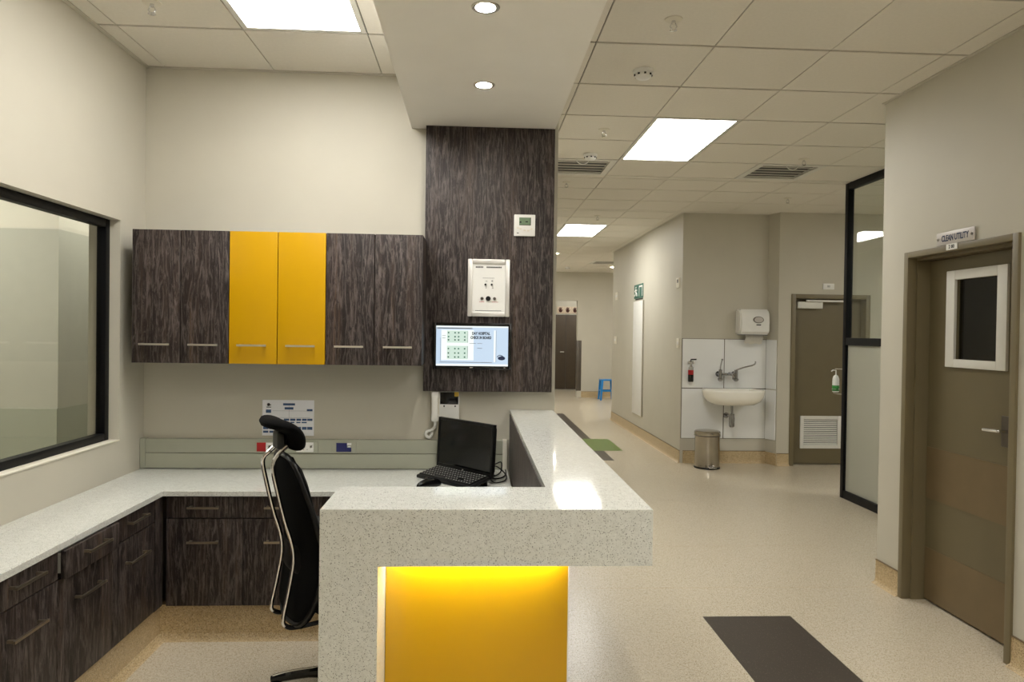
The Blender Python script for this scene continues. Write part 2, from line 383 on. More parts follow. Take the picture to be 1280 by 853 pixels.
# oblique cheek of the recess
bm = B(); prism(bm, [(3.519, ALC_Y), (3.578, DW_Y-.006), (3.586, DW_Y-.004), (3.53, ALC_Y)], 0, .142)
tag(obj('baseboard_cheek', bm, 'cove_vinyl', smooth=0), 'short tan skirting on the slanted cheek of the basin recess', 'skirting', kind='structure')

# ------------------------------------------------------------------ ceiling
ce = tag(obj('ceiling', box(B(), -6.4, 6.6, REAR-.2, 20.2, CEIL+.028, CEIL+.1), 'vent_dark', smooth=0), 'suspended ceiling of square off white tiles in a metal grid', 'ceiling', kind='structure')
GX, GY = .003, .0095
PANELS, VENTS = {}, {}
tile_mesh = {}
def tile(x0, x1, y0, y1):
    if x1-x0 < .03 or y1-y0 < .03: return
    wx, wy = round(x1-x0, 3), round(y1-y0, 3); key = (wx, wy)
    if key not in tile_mesh:
        bm = B(); box(bm, -wx/2+GX, wx/2-GX, -wy/2+GY, wy/2-GY, 0, .018, .001)
        me = bpy.data.meshes.new('ceiling_tile'); bm.to_mesh(me); bm.free(); me.materials.append(MATS['ceiling_tile']); tile_mesh[key] = me
    o = bpy.data.objects.new('ceiling_tile', tile_mesh[key]); C.objects.link(o); o.parent = ce; o.location = ((x0+x1)/2, (y0+y1)/2, CEIL)
XR = [.594+.6*k for k in range(0, 9)]                # .594 ... 5.394
YR = [3.59+.6*k for k in range(-6, 24)]
# holes taken by light panels and air vents: (x0,x1,y0,y1)
HOLES = []
def hole(x0, x1, y0, y1): HOLES.append((x0, x1, y0, y1))
LIGHTS = [(-1.14, -.54, 2.39, 3.59, 'square edged ceiling light panel above the nurse station cabinets'),
          (1.194, 1.794, 4.79, 5.99, 'large ceiling light panel over the corridor beside the bulkhead'),
          (1.194, 1.794, 9.59, 10.79, 'ceiling light panel over the far corridor beyond the basin')]
LIGHTS_OFF = [(1.194, 1.794, -.01, 1.19, 'ceiling light panel over the entrance floor beside the viewer'),
              (1.194, 1.794, -3.0, -1.8, 'added fill light panel near the rear wall on the corridor side')]  # rear panel added behind the viewer to fill the desk front
for l in LIGHTS+LIGHTS_OFF: hole(*l[:4])
VENT = [(.594, 1.194, 5.99, 6.59, 'slatted ceiling air grille next to the wood panel wall end'), (2.394, 2.994, 5.99, 6.59, 'slatted ceiling air grille in front of the glass partition'),
        (2.394, 2.994, 14.39, 14.99, 'slatted ceiling air grille at the far end of the corridor')]
for v in VENT: hole(*v[:4])
def blocked(x0, x1, y0, y1):
    return any(x0 < h[1]-.01 and x1 > h[0]+.01 and y0 < h[3]-.01 and y1 > h[2]+.01 for h in HOLES)
def field(xs, y_lo, y_hi):
    ys = [y_lo]+[y for y in YR if y_lo+.02 < y < y_hi-.02]+[y_hi]
    for x0, x1 in zip(xs, xs[1:]):
        for y0, y1 in zip(ys, ys[1:]):
            if not blocked(x0, x1, y0, y1): tile(x0, x1, y0, y1)
BKX0, BKX1, BKZ = -.367, .448, 2.693
field([LW+.02, -1.74, -1.14, -.54, BKX0], 1.79, BWY-.015)                     # nurse station
field([BKX1, .594, 1.194, 1.794, 2.394, RW-.02], 1.79, 4.19)                  # ward side
field([BACK_END, .594, 1.194, 1.794, 2.394, 2.994, GLX-.03], 4.19, 6.70)
field([BACK_END, .594, 1.194, 1.794, 2.394, 2.994, 3.594], 6.70, ALC_Y)      # corridor and basin bay
field([GLX+.03, 4.194, 4.794], 4.39, 6.70); field([3.594, 4.194, 4.794], 6.70, DW_Y)                                    # behind the glass
field([BACK_END, .594, 1.194, 1.794, 2.394, CORX-.015], ALC_Y, 12.78)          # corridor
field([1.194, 1.794, 2.394, 2.994, 3.594], 12.78, FAR_Y)                      # far end
# plain tiling joined behind the viewer and in rooms out of sight
bm = B()
for x0, x1, y0, y1 in [(LW, 1.194, REAR, 1.79), (1.194, 1.794, REAR, -3.0), (1.194, 1.794, -1.8, -.01),
                       (1.194, 1.794, 1.19, 1.79), (1.794, RW, REAR, 1.79), (RW+.2, 6.4, REAR, 4.2), (-6.2, -4.6, REAR, 8), (-4.0, -3.8, REAR, 8), (-3.2, -2.7, REAR, 8), (-3.8, -3.2, REAR, 3.4), (-3.8, -3.2, 4.6, 8), (-2.1, LW-.16, REAR, 8), (-4.6, -4.0, REAR, 3.8), (-4.6, -4.0, 5.0, 8), (-2.7, -2.1, REAR, 5.2), (-2.7, -2.1, 6.4, 8), (4.794, 5.2, 4.37, DW_Y), (5.8, 6.4, 4.37, DW_Y),
                       (5.2, 5.8, 4.37, 5.0), (5.2, 5.8, 6.2, DW_Y), (3.594, 3.8, 12.78, FAR_Y), (4.4, 6.4, 12.78, FAR_Y), (3.8, 4.4, 12.78, 13.6), (3.8, 4.4, 14.8, FAR_Y), (1.0, 2.7, FAR_Y, FAR2_Y), (3.3, 4.0, FAR_Y, FAR2_Y), (2.7, 3.3, FAR_Y, 17.6), (2.7, 3.3, 18.8, FAR2_Y), (BACK_END, .594, 12.78, FAR_Y), (.594, 1.194, 12.78, 14.39), (.594, 1.194, 15.59, FAR_Y)]:
    box(bm, x0, x1, y0, y1, CEIL, CEIL+.02)
obj('ceiling_sheet', bm, 'ceiling_tile', ce, smooth=0)
# metal grid in the joints, coloured dark for the shadow there
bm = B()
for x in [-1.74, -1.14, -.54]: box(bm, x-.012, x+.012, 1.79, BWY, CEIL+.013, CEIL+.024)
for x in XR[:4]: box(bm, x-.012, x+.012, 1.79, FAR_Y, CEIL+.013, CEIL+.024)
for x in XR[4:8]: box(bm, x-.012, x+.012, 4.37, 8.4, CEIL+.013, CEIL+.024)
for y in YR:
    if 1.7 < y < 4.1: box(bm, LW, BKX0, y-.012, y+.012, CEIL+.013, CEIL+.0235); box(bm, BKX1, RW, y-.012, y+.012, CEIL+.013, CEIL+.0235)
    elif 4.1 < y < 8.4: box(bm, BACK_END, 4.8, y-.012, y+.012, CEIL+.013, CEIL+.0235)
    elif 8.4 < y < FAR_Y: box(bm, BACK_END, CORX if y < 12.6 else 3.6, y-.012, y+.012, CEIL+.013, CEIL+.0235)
obj('grid_bars', bm, 'tee_shade', ce, smooth=0)
# perimeter angle trims
bm = B()
for a in [(LW, LW+.022, 1.79, BWY), (RW-.022, RW, 1.79, 4.37), (CORX-.022, CORX, ALC_Y, 12.78)]: box(bm, *a, CEIL-.004, CEIL+.02)
for a in [(LW, BKX0, BWY-.016, BWY), (CORX, 3.53, ALC_Y-.016, ALC_Y), (3.58, 4.8, DW_Y-.016, DW_Y), (1.1, 3.6, FAR_Y-.016, FAR_Y), (RW, GLX, 4.368, 4.384)]: box(bm, *a, CEIL-.004, CEIL+.02)
obj('edge_trim', bm, 'tee_metal', ce, smooth=0)
obj('bulkhead', box(B(), BKX0, BKX1, REAR, BWY, BKZ, CEIL+.03), 'bulkhead_paint', ce, smooth=0)['label'] = 'dropped plasterboard bulkhead with recessed downlights'

def light_panel(x0, x1, y0, y1, label, grp='ceiling light panels'):
    t = thing('ceiling_light', label, 'ceiling light', ((x0+x1)/2, (y0+y1)/2, CEIL), grp)
    bm = B(); f = .03; z0, z1 = CEIL-.001, CEIL+.02
    for a in [(x0+.004, x0+f, y0+.004, y1-.004), (x1-f, x1-.004, y0+.004, y1-.004), (x0+f, x1-f, y0+.004, y0+f), (x0+f, x1-f, y1-f, y1-.004)]: box(bm, *a, z0, z1)
    obj('frame', bm, 'white_metal', t, smooth=0)
    pbox('diffuser', 'light_diffuser_dim' if label.startswith('dim') else 'light_diffuser_station' if (label.startswith('square') or 'viewing window' in label) else 'light_diffuser', t, x0+f, x1-f, y0+f, y1-f, CEIL+.004, CEIL+.012)
    return t
for l in LIGHTS+LIGHTS_OFF: light_panel(*l)
light_panel(-4.6, -4.0, 3.8, 5.0, 'added ceiling light panel further inside the room behind the viewing window')  # added out of view to light the neighbour room's front wall face
light_panel(-3.8, -3.2, 3.4, 4.6, 'second added ceiling light panel inside the room behind the viewing window')  # extra unseen panel, added to brighten the neighbour room
light_panel(2.7, 3.3, 17.6, 18.8, 'dim added ceiling light panel in the lobby beyond the far opening')  # unseen panel added to lift the dark lobby
light_panel(-2.7, -2.1, 5.2, 6.4, 'dim added ceiling light panel just inside the room behind the viewing window')  # added out of view to balance light on the side wall face
light_panel(3.8, 4.4, 13.6, 14.8, 'added ceiling light panel round the corner at the far corridor end')  # hidden panel added to brighten the far end
light_panel(.594, 1.194, 14.39, 15.59, 'added ceiling light panel at the far corridor end by the left wall')  # hidden behind the wall end, added to light the far wall
light_panel(5.2, 5.8, 5.0, 6.2, 'added ceiling light panel in the room behind the glass partition')  # added out of view to light the room past the glass
def vent(x0, x1, y0, y1, label):
    t = thing('air_grille', label, 'air grille', ((x0+x1)/2, (y0+y1)/2, CEIL), 'ceiling air grilles')
    bm = B(); f = .06
    for a in [(x0+.004, x0+f, y0+.004, y1-.004), (x1-f, x1-.004, y0+.004, y1-.004), (x0+f, x1-f, y0+.004, y0+f), (x0+f, x1-f, y1-f, y1-.004)]: box(bm, *a, CEIL-.003, CEIL+.02)
    obj('frame', bm, 'white_metal', t, smooth=0)
    pbox('backing', 'black_plastic', t, x0+f, x1-f, y0+f, y1-f, CEIL+.024, CEIL+.0275)
    n = 5
    for k in range(n):
        y = y0+f+(k+.5)*(y1-y0-2*f)/n
        bm = box(B(), x0+f, x1-f, y-.014, y+.014, CEIL-.002, CEIL+.002); obj('slat', bm, 'vent_slat', t, smooth=0)
    if y0 < 10:
        cx, cy = (x0+x1)/2, y0+.03
        obj('hanger', tube(B(), [(cx+.05*math.cos(a), cy, CEIL-.003-.034*math.sin(a)) for a in [math.pi*i/10 for i in range(11)]], .004, 6), 'white_plastic', t)
    return t
for v in VENT: vent(*v)
# sprinklers, smoke detectors, downlights
def sprinkler(x, y, label):
    t = thing('sprinkler', label, 'sprinkler', (x, y, CEIL), 'ceiling sprinkler heads')
    obj('rose', lathe(B(), [(.042, 0), (.040, -.004), (.026, -.007), (.012, -.008)], (x, y, CEIL), 20), 'cream_plastic', t)
    bm = B(); cyl(bm, (x, y, CEIL-.008), (x, y, CEIL-.02), .009)
    for s in (-1, 1): tube(bm, [(x+s*.008, y, CEIL-.018), (x+s*.016, y, CEIL-.034), (x+s*.004, y, CEIL-.05)], .003, 6)
    obj('body', bm, 'chrome', t)
    obj('deflector', lathe(B(), [(.016, -.05), (.018, -.052), (.006, -.054)], (x, y, CEIL), 14), 'chrome', t)
for x, y, l in [(.902, 3.296, 'chrome sprinkler head nearest the viewer in the ward ceiling'), (.909, 5.112, 'sprinkler head level with the near end of the corridor light panel'),
                (2.689, 5.794, 'sprinkler head in front of the air grille by the glass partition'), (.875, 6.93, 'sprinkler head just beyond the air grille at the wall end'),
                (-1.458, 3.325, 'sprinkler head in the nurse station ceiling by the left wall'), (1.513, 8.862, 'sprinkler head just before the far corridor light panel'),
                (3.29, 7.45, 'sprinkler head in the ceiling above the basin bay opening')]: sprinkler(x, y, l)
def detector(x, y, label):
    t = thing('smoke_detector', label, 'smoke detector', (x, y, CEIL), 'ceiling smoke detectors')
    obj('base', lathe(B(), [(.056, 0), (.056, -.016), (.05, -.02)], (x, y, CEIL), 24), 'white_plastic', t)
    obj('chamber', lathe(B(), [(.044, -.02), (.046, -.034), (.034, -.046), (.012, -.05)], (x, y, CEIL), 24), 'white_plastic', t)
    bm = B()
    for k in range(8):
        a = k*math.pi/4; cx, cy = x+.0455*math.cos(a), y+.0455*math.sin(a); box(bm, cx-.005, cx+.005, cy-.005, cy+.005, CEIL-.033, CEIL-.024)
    obj('slots', bm, 'black_plastic', t, smooth=0)['kind'] = 'stuff'
for x, y, l in [(.915, 3.947, 'white smoke detector nearest the viewer in the ward ceiling'), (.928, 5.828, 'white smoke detector just before the air grille at the wall end'), (2.05, 15.8, 'white smoke detector at the far end of the corridor ceiling')]: detector(x, y, l)
def downlight(x, y, z, label):
    t = thing('downlight', label, 'downlight', (x, y, z), 'recessed downlights')
    obj('rim', lathe(B(), [(.036, .002), (.036, -.003), (.048, -.004), (.052, 0), (.05, .002)], (x, y, z), 28), 'brushed_steel', t)
    obj('lens', lathe(B(), [(.036, -.0015), (.034, -.003), (.001, -.003)], (x, y, z), 24), 'downlight_lens', t)
downlight(.027, 2.584, BKZ, 'lit bulkhead downlight nearer the viewer')
downlight(.033, 3.392, BKZ, 'lit bulkhead downlight nearer the dark wood panel')
downlight(.03, 1.78, BKZ, 'lit bulkhead downlight above the desk front')
downlight(1.5, 13.15, CEIL, 'small lit downlight at the far corridor ceiling by the wall end')
downlight(3.0, 15.6, CEIL, 'small lit downlight above the blue stool')
downlight(2.2, 18.3, CEIL, 'small lit downlight in the lobby by the brown double door')

# ------------------------------------------------------------------ viewing window
wd = thing('window_1', 'black framed viewing window in the left wall', 'window', (LW-.09, (WY0+WY1)/2, WZ0), kind='structure')
FX0, FX1, fw = LW-.10, LW-.052, .042
bm = B()
for a in [(WY0, WY0+fw, WZ0, WZ1), (WY1-fw, WY1, WZ0, WZ1), (WY0+fw, WY1-fw, WZ0, WZ0+fw), (WY0+fw, WY1-fw, WZ1-fw, WZ1)]: box(bm, FX0, FX1, a[0], a[1], a[2], a[3], .004)
obj('window_frame', bm, 'black_frame', wd)
pbox('glass_pane', 'window_glass', wd, FX0+.02, FX0+.026, WY0+fw, WY1-fw, WZ0+fw, WZ1-fw)
bm = B(); box(bm, LW-.05, LW+.004, WY0, WY1, WZ0-.001, WZ0+.006, .001)
obj('window_sill', bm, 'pale_paint', wd)

# ------------------------------------------------------------------ clean utility door
d1 = thing('door_1', 'olive brown clean utility door with white framed vision panel', 'door', (RW+.1, (DY0+DY1)/2, 0), kind='structure')
LX = 2.66
bm = B(); fo = .05
for y0, y1 in [(DY1-.035, DY1+.004), (DY0-.004, DY0+.035)]:
    box(bm, RW-.014, RW+.045, y0, y1, 0, DZ+.004, .003); 
for y0, y1 in [(DY1-.045, DY1+.004), (DY0-.004, DY0+.045)]: box(bm, RW+.04, RW+.2, y0, y1, 0, DZ+.004)
box(bm, RW-.014, RW+.045, DY0+.035, DY1-.035, DZ-.03, DZ+.004, .003); box(bm, RW+.04, RW+.2, DY0+.045, DY1-.045, DZ-.045, DZ+.004)
obj('door_frame', bm, 'frame_olive', d1)
ly0, ly1, lz1 = DY0+.047, DY1-.047, DZ-.048
vy0, vy1, vz0, vz1 = 3.515, 3.838, 1.42, 1.858       # vision glass
bm = B(); t_ = (LX, LX+.042)
for a in [(ly0, vy0, .012, lz1), (vy1, ly1, .012, lz1), (vy0, vy1, .012, vz0), (vy0, vy1, vz1, lz1)]: box(bm, *t_, *a)
lf = obj('door_leaf', bm, 'door_olive', d1, smooth=0)
bm = B()
for a in [(vy0-.07, vy0, vz0-.045, vz1+.052), (vy1, vy1+.07, vz0-.045, vz1+.052), (vy0, vy1, vz0-.045, vz0), (vy0, vy1, vz1, vz1+.052)]: box(bm, LX-.016, LX+.002, *a, .004)
vf = obj('vision_panel', bm, 'white_metal', d1)
pbox('glass_pane', 'dark_pane', vf, LX+.016, LX+.022, vy0, vy1, vz0, vz1)
bm = B(); box(bm, LX-.004, LX, ly0+.01, ly1-.004, .602, .902); pk = obj('kick_plate', bm, 'kick_bronze', d1, smooth=0)
bm = B(); box(bm, LX-.004, LX, ly0+.01, ly1-.004, .015, .315); obj('kick_plate', bm, 'kick_bronze', d1, smooth=0)
hn = obj('handle_plate', box(B(), LX-.008, LX, 3.40, 3.475, .995, 1.15, .003), 'dark_steel', d1)
obj('lever', tube(B(), smooth_path([(LX-.005, 3.43, 1.075), (LX-.045, 3.43, 1.076), (LX-.056, 3.445, 1.076), (LX-.056, 3.535, 1.072)], 5), .0095, 10), 'chrome', hn)
# sign and number
def onright(x, y0, z0):
    return lambda u, v, d: (x-d, y0-u, z0+v)
sg = thing('door_sign', 'small metal sign reading CLEAN UTILITY above the olive door', 'sign', (RW, 3.68, 2.03+.045))
pbox('plate', 'sign_metal', sg, RW-.012, RW-.007, 3.53, 3.828, 2.038, 2.106, .001)
obj('lettering', text_bm('CLEAN UTILITY', .046, onright(RW-.0125, 3.68, 2.071), .0004, bold=.0012, width=.215), 'navy_print', sg, smooth=0)
for y in (3.812, 3.546): obj('standoff', lathe(B(), [(.006, -.012), (.008, -.015), (.008, 0), (.006, 0)], (RW, y, 2.071), 12, axis='X'), 'chrome', sg)
nm = thing('door_number', 'tiny white number plate on the olive door frame', 'number plate', (RW, 3.695, 2.0))
pbox('plate', 'white_plastic', nm, RW-.018, RW-.0142, 3.652, 3.738, 2.006, 2.038)
obj('lettering', text_bm('2 80', .026, onright(RW-.0184, 3.695, 2.022), .0003, bold=.0006), 'black_print', nm, smooth=0)

# ------------------------------------------------------------------ louvred door by the basin
d2 = thing('door_2', 'olive door with white louvre vent beside the basin recess', 'door', ((D2X0+D2X1)/2, DW_Y+.1, 0), kind='structure')
bm = B(); g = .05; yo = DW_Y-.012
for x0, x1 in [(D2X0-.003, D2X0+g), (D2X1-g, D2X1+.003)]: box(bm, x0, x1, yo, ALC_Y+.12, 0, 2.033, .004)
box(bm, D2X0+g, D2X1-g, yo, ALC_Y+.12, 2.03-g, 2.033, .004)
obj('door_frame', bm, 'frame_olive', d2)
L2 = DW_Y+.1; v2 = (3.945, 4.385, .225, .55)
bm = B()
for a in [(D2X0+g+.002, v2[0], .01, 1.977), (v2[1], D2X1-g-.002, .01, 1.977), (v2[0], v2[1], .01, v2[2]), (v2[0], v2[1], v2[3], 1.977)]: box(bm, a[0], a[1], L2, L2+.042, a[2], a[3])
obj('door_leaf', bm, 'door_olive', d2, smooth=0)
bm = B(); q = .032
for a in [(v2[0]-q, v2[0]+.012, v2[2]-q, v2[3]+q), (v2[1]-.012, v2[1]+q, v2[2]-q, v2[3]+q), (v2[0]+.012, v2[1]-.012, v2[2]-q, v2[2]+.012), (v2[0]+.012, v2[1]-.012, v2[3]-.012, v2[3]+q)]: box(bm, a[0], a[1], L2-.014, L2+.004, a[2], a[3], .003)
lv = obj('louvre_vent', bm, 'white_metal', d2)
sl = None
for k in range(13):
    z = v2[2]+.026+k*(v2[3]-v2[2]-.05)/12
    bm = B(); vs = [(v2[0]+.012, L2-.006, z-.010), (v2[1]-.012, L2-.006, z-.010), (v2[1]-.012, L2+.004, z+.002), (v2[0]+.012, L2+.004, z+.002)]
    a = [bm.verts.new(p) for p in vs]; b_ = [bm.verts.new((p[0], p[1], p[2]+.003)) for p in vs]
    bm.faces.new(a); bm.faces.new(b_[::-1])
    for i in range(4): bm.faces.new((a[i], a[(i+1) % 4], b_[(i+1) % 4], b_[i]))
    bmesh.ops.recalc_face_normals(bm, faces=bm.faces[:]); obj('slat', bm, 'white_metal', lv, smooth=0)
pbox('backing', 'black_plastic', lv, v2[0], v2[1], L2+.03, L2+.04, v2[2], v2[3])
cl = pbox('door_closer', 'white_metal', d2, 3.835, 4.14, L2-.06, L2, 1.865, 1.945, .006)
obj('closer_arm', box(B(), 3.93, 4.40, L2-.085, L2-.062, 1.945, 1.967, .003), 'white_metal', cl)
hb = obj('door_handle', tube(B(), smooth_path([(4.58, L2, 1.05), (4.58, L2-.05, 1.05), (4.56, L2-.06, 1.05), (4.46, L2-.06, 1.05)], 4), .009, 8), 'dark_steel', d2)
tg = thing('room_tag', 'small white tag above the louvred door', 'sign', (4.18, DW_Y, 2.08))
pbox('plate', 'white_plastic', tg, 4.115, 4.25, DW_Y-.006, DW_Y, 2.092, 2.162, .001)
obj('lettering', text_bm('80', .035, lambda u, v, d: (4.182+u, DW_Y-.0065-d, 2.127+v), .0003), 'grey_print', tg, smooth=0)

# ------------------------------------------------------------------ glass partition
gp = thing('glass_partition', 'black framed glass partition with frosted lower panes', 'partition', (GLX, 5.55, 0))
GY0, GY1 = 4.37, 6.70
bm = B(); box(bm, GLX-.03, GLX+.03, GY1-.055, GY1, 0, CEIL, .004); obj('post', bm, 'black_frame', gp)
bm = B(); box(bm, GLX-.03, GLX+.03, GY0, GY0+.055, 0, CEIL, .004); obj('post', bm, 'black_frame', gp)
bm = B(); box(bm, GLX-.03, GLX+.03, 5.50, 5.555, 0, CEIL, .004); obj('post', bm, 'black_frame', gp)
for z0, z1, n in [(0, .075, 'bottom_rail'), (1.455, 1.525, 'middle_rail'), (CEIL-.06, CEIL, 'top_rail')]:
    obj(n, box(B(), GLX-.028, GLX+.028, GY0+.055, GY1-.055, z0, z1, .003), 'black_frame', gp)
for y0, y1 in [(GY0+.055, 5.5), (5.555, GY1-.055)]:
    pbox('frosted_pane', 'frosted_glass', gp, GLX-.004, GLX+.004, y0, y1, .075, 1.455)
    pbox('clear_pane', 'clear_glass', gp, GLX-.004, GLX+.004, y0, y1, 1.525, CEIL-.06)
# sanitiser bottle on the partition post
sb = thing('sanitiser_bottle', 'white sanitiser pump bottle with green label on the partition post', 'bottle', (GLX-.055, GY1+.06, 1.0))
bx, by = GLX-.055, GY1+.065
bt = obj('bottle', lathe(B(), [(.026, 1.0), (.032, 1.006), (.033, 1.06), (.031, 1.13), (.022, 1.155), (.011, 1.165)], (bx, by, 0), 18, 1, .8), 'bottle_white', sb)
obj('bottle_label', lathe(B(), [(.0335, 1.012), (.0338, 1.06), (.0335, 1.066)], (bx, by, 0), 18, 1, .8), 'bottle_green', sb)
obj('pump', tube(B(), [(bx, by, 1.16), (bx, by, 1.21), (bx-.03, by, 1.212), (bx-.045, by, 1.2)], .006, 8), 'bottle_white', sb)
bm = B(); tube(bm, [(GLX, GY1+.002, 1.235), (GLX, GY1+.002, .985), (bx, GY1+.03, .985), (bx, by+.04, .99)], .004, 6); tube(bm, [(GLX, GY1+.002, 1.225), (bx-.01, by, 1.225)], .0045, 6)
tube(bm, [(bx+.036*math.cos(a), by+.032*math.sin(a), 1.03) for a in [math.pi*2*i/14 for i in range(14)]], .003, 6, True)
obj('wire_bracket', bm, 'chrome', sb)

# ------------------------------------------------------------------ basin bay
sp = wa
def splash(x0, x1, z0, z1): pbox('splash_panel', 'splash_white', sp, x0, x1, ALC_Y-.012, ALC_Y-.001, z0, z1, .002)
for z0, z1 in [(.297, .890), (.900, 1.485)]:
    splash(CORX+.012, 2.998, z0, z1); splash(3.008, 3.510, z0, z1)
    bm = B(); prism(bm, [(3.511, ALC_Y-.014), (3.567, DW_Y+.012), (3.577, DW_Y+.014), (3.523, ALC_Y-.012)], z0, z1); obj('splash_panel', bm, 'splash_white', sp, smooth=0)
pbox('joint_backing', 'joint_dark', sp, CORX+.006, 3.522, ALC_Y-.004, ALC_Y, .292, 1.49)
# basin
bs = thing('wash_basin', 'cream white ceramic wall hung wash basin', 'basin', (3.04, 8.28, .72))
def basin():
    bm = B(); cx, cyb = 3.035, ALC_Y-.014; seg = 36; rings = []
    prof = [(.10, .715), (.24, .728), (.31, .765), (.345, .82), (.358, .875), (.358, .893), (.35, .899), (.335, .893), (.30, .845), (.2, .79), (.08, .775)]
    for r, z in prof:
        ring = []
        for k in range(seg):
            a = 2*math.pi*k/seg; c, s = math.cos(a), math.sin(a)
            ex = math.copysign(abs(c)**.8, c)*r
            ey = math.copysign(abs(s)**.8, s)*r*.62
            y = cyb-.225+ey
            ring.append(bm.verts.new((cx+ex, min(y, cyb), z)))
        rings.append(ring)
    for A, Bq in zip(rings, rings[1:]):
        for k in range(seg): bm.faces.new((A[k], A[(k+1) % seg], Bq[(k+1) % seg], Bq[k]))
    bm.faces.new(rings[0][::-1]); bm.faces.new(rings[-1]); bmesh.ops.recalc_face_normals(bm, faces=bm.faces[:])
    box(bm, cx-.30, cx+.30, cyb-.075, cyb, .84, .898, .008)
    return bm
obj('bowl', basin(), 'porcelain', bs, smooth=60)
bm = B(); cyl(bm, (3.035, 8.28, .72), (3.035, 8.28, .60), .014); cyl(bm, (3.035, 8.28, .615), (3.035, 8.28, .595), .03)
lathe(bm, [(.02, .455), (.032, .465), (.034, .56), (.028, .6)], (3.035, 8.28, 0), 18); tube(bm, [(3.035, 8.28, .575), (3.035, 8.47, .575)], .013, 10)
lathe(bm, [(.035, -.004), (.035, .004)], (3.035, 8.468, .575), 16, axis='Y')
obj('bottle_trap', bm, 'tap_chrome', bs)
# elbow taps
tp = thing('elbow_taps', 'chrome wall mounted elbow lever taps above the basin', 'tap', (3.03, ALC_Y-.02, 1.02))
ty = ALC_Y-.09; tz = 1.07
bm = B(); cyl(bm, (2.93, ty, tz), (3.12, ty, tz), .016)
for x in (2.93, 3.12):
    cyl(bm, (x, ALC_Y-.013, tz), (x, ty-.02, tz), .014); lathe(bm, [(.034, -.008), (.034, 0)], (x, ALC_Y-.013, tz), 18, axis='Y')
    cyl(bm, (x, ty, tz-.05), (x, ty, tz+.055), .021); lathe(bm, [(.014, -.085), (.03, -.07), (.03, -.05), (.02, -.045)], (x, ty, tz), 16)
obj('tap_body', bm, 'tap_chrome', tp)
obj('spout', tube(B(), smooth_path([(3.025, ty, tz), (3.025, ty-.05, tz+.02), (3.025, ty-.15, tz-.01), (3.025, ty-.16, tz-.05)], 5), .011, 10), 'tap_chrome', tp)
obj('lever', tube(B(), smooth_path([(2.93, ty, tz+.05), (2.915, ty-.05, tz+.10), (2.905, ty-.13, tz+.18)], 4), [.009]*8+[.012], 8), 'tap_chrome', tp)
obj('lever', tube(B(), smooth_path([(3.12, ty, tz+.05), (3.2, ty-.03, tz+.085), (3.31, ty-.06, tz+.12), (3.33, ty-.06, tz+.16)], 4), .009, 8), 'tap_chrome', tp)
# soap
so = thing('soap_dispenser', 'small wall soap dispenser with red liquid by the basin', 'dispenser', (2.585, ALC_Y-.05, .97))
pbox('bracket', 'chrome', so, 2.55, 2.625, ALC_Y-.05, ALC_Y-.012, 1.19, 1.225, .003)
obj('bottle', lathe(B(), [(.028, .975), (.033, .985), (.033, 1.06)], (2.585, ALC_Y-.055, 0), 16), 'black_glossy', so)
obj('soap', lathe(B(), [(.0325, 1.06), (.0325, 1.115)], (2.585, ALC_Y-.055, 0), 16), 'red_plastic', so)
obj('bottle_top', lathe(B(), [(.032, 1.115), (.032, 1.15), (.012, 1.17), (.012, 1.215)], (2.585, ALC_Y-.055, 0), 16), 'chrome', so)
obj('pump', tube(B(), [(2.585, ALC_Y-.055, 1.215), (2.585, ALC_Y-.055, 1.24), (2.64, ALC_Y-.09, 1.243)], .008, 8), 'black_plastic', so)
# towel dispenser
td = thing('towel_dispenser', 'white paper towel dispenser above the basin', 'dispenser', (3.31, ALC_Y-.1, 1.54))
bm = B(); pts = [(0, 1.545), (-.14, 1.545), (-.175, 1.58), (-.18, 1.70), (-.165, 1.80), (-.13, 1.845), (0, 1.848)]
A = [bm.verts.new((3.13, ALC_Y-.001+d, z)) for d, z in pts]; Z = [bm.verts.new((3.485, ALC_Y-.001+d, z)) for d, z in pts]
for i in range(len(pts)): bm.faces.new((A[i], A[(i+1) % 7], Z[(i+1) % 7], Z[i]))
f1, f2 = bm.faces.new(A), bm.faces.new(Z); bmesh.ops.recalc_face_normals(bm, faces=bm.faces[:])
bmesh.ops.bevel(bm, geom=list(set(f1.edges) | set(f2.edges)), offset=.018, segments=3, affect='EDGES')
obj('cover', bm, 'white_plastic', td)
obj('window', lathe(B(), [(.066, .004), (.062, -.006), (.01, -.008)], (3.345, ALC_Y-.178, 1.72), 24, 1, .62, 'Y'), 'dark_steel', td)
obj('window_glass', lathe(B(), [(.053, -.008), (.05, -.011), (.01, -.012)], (3.345, ALC_Y-.178, 1.72), 24, 1, .62, 'Y'), 'sign_metal', td)
pbox('badge', 'black_print', td, 3.32, 3.375, ALC_Y-.1815, ALC_Y-.178, 1.655, 1.667)
pbox('tray_slot', 'grey_print', td, 3.15, 3.47, ALC_Y-.15, ALC_Y-.02, 1.538, 1.546)
bm = B(); prev = None
for k in range(7):
    z = 1.545-.018*k; y = ALC_Y-.1-.012*math.sin(k*.9)
    row = [bm.verts.new((3.215+.215*i/6+.004*math.sin(k+i), y-.004*math.sin(i*1.9), z+(.008*math.sin(i*2.2) if k == 6 else 0))) for i in range(7)]
    if prev:
        for i in range(6): bm.faces.new((prev[i], prev[i+1], row[i+1], row[i]))
    prev = row
bmesh.ops.solidify(bm, geom=bm.faces[:], thickness=.002)
obj('paper_towel', bm, 'tissue', td)
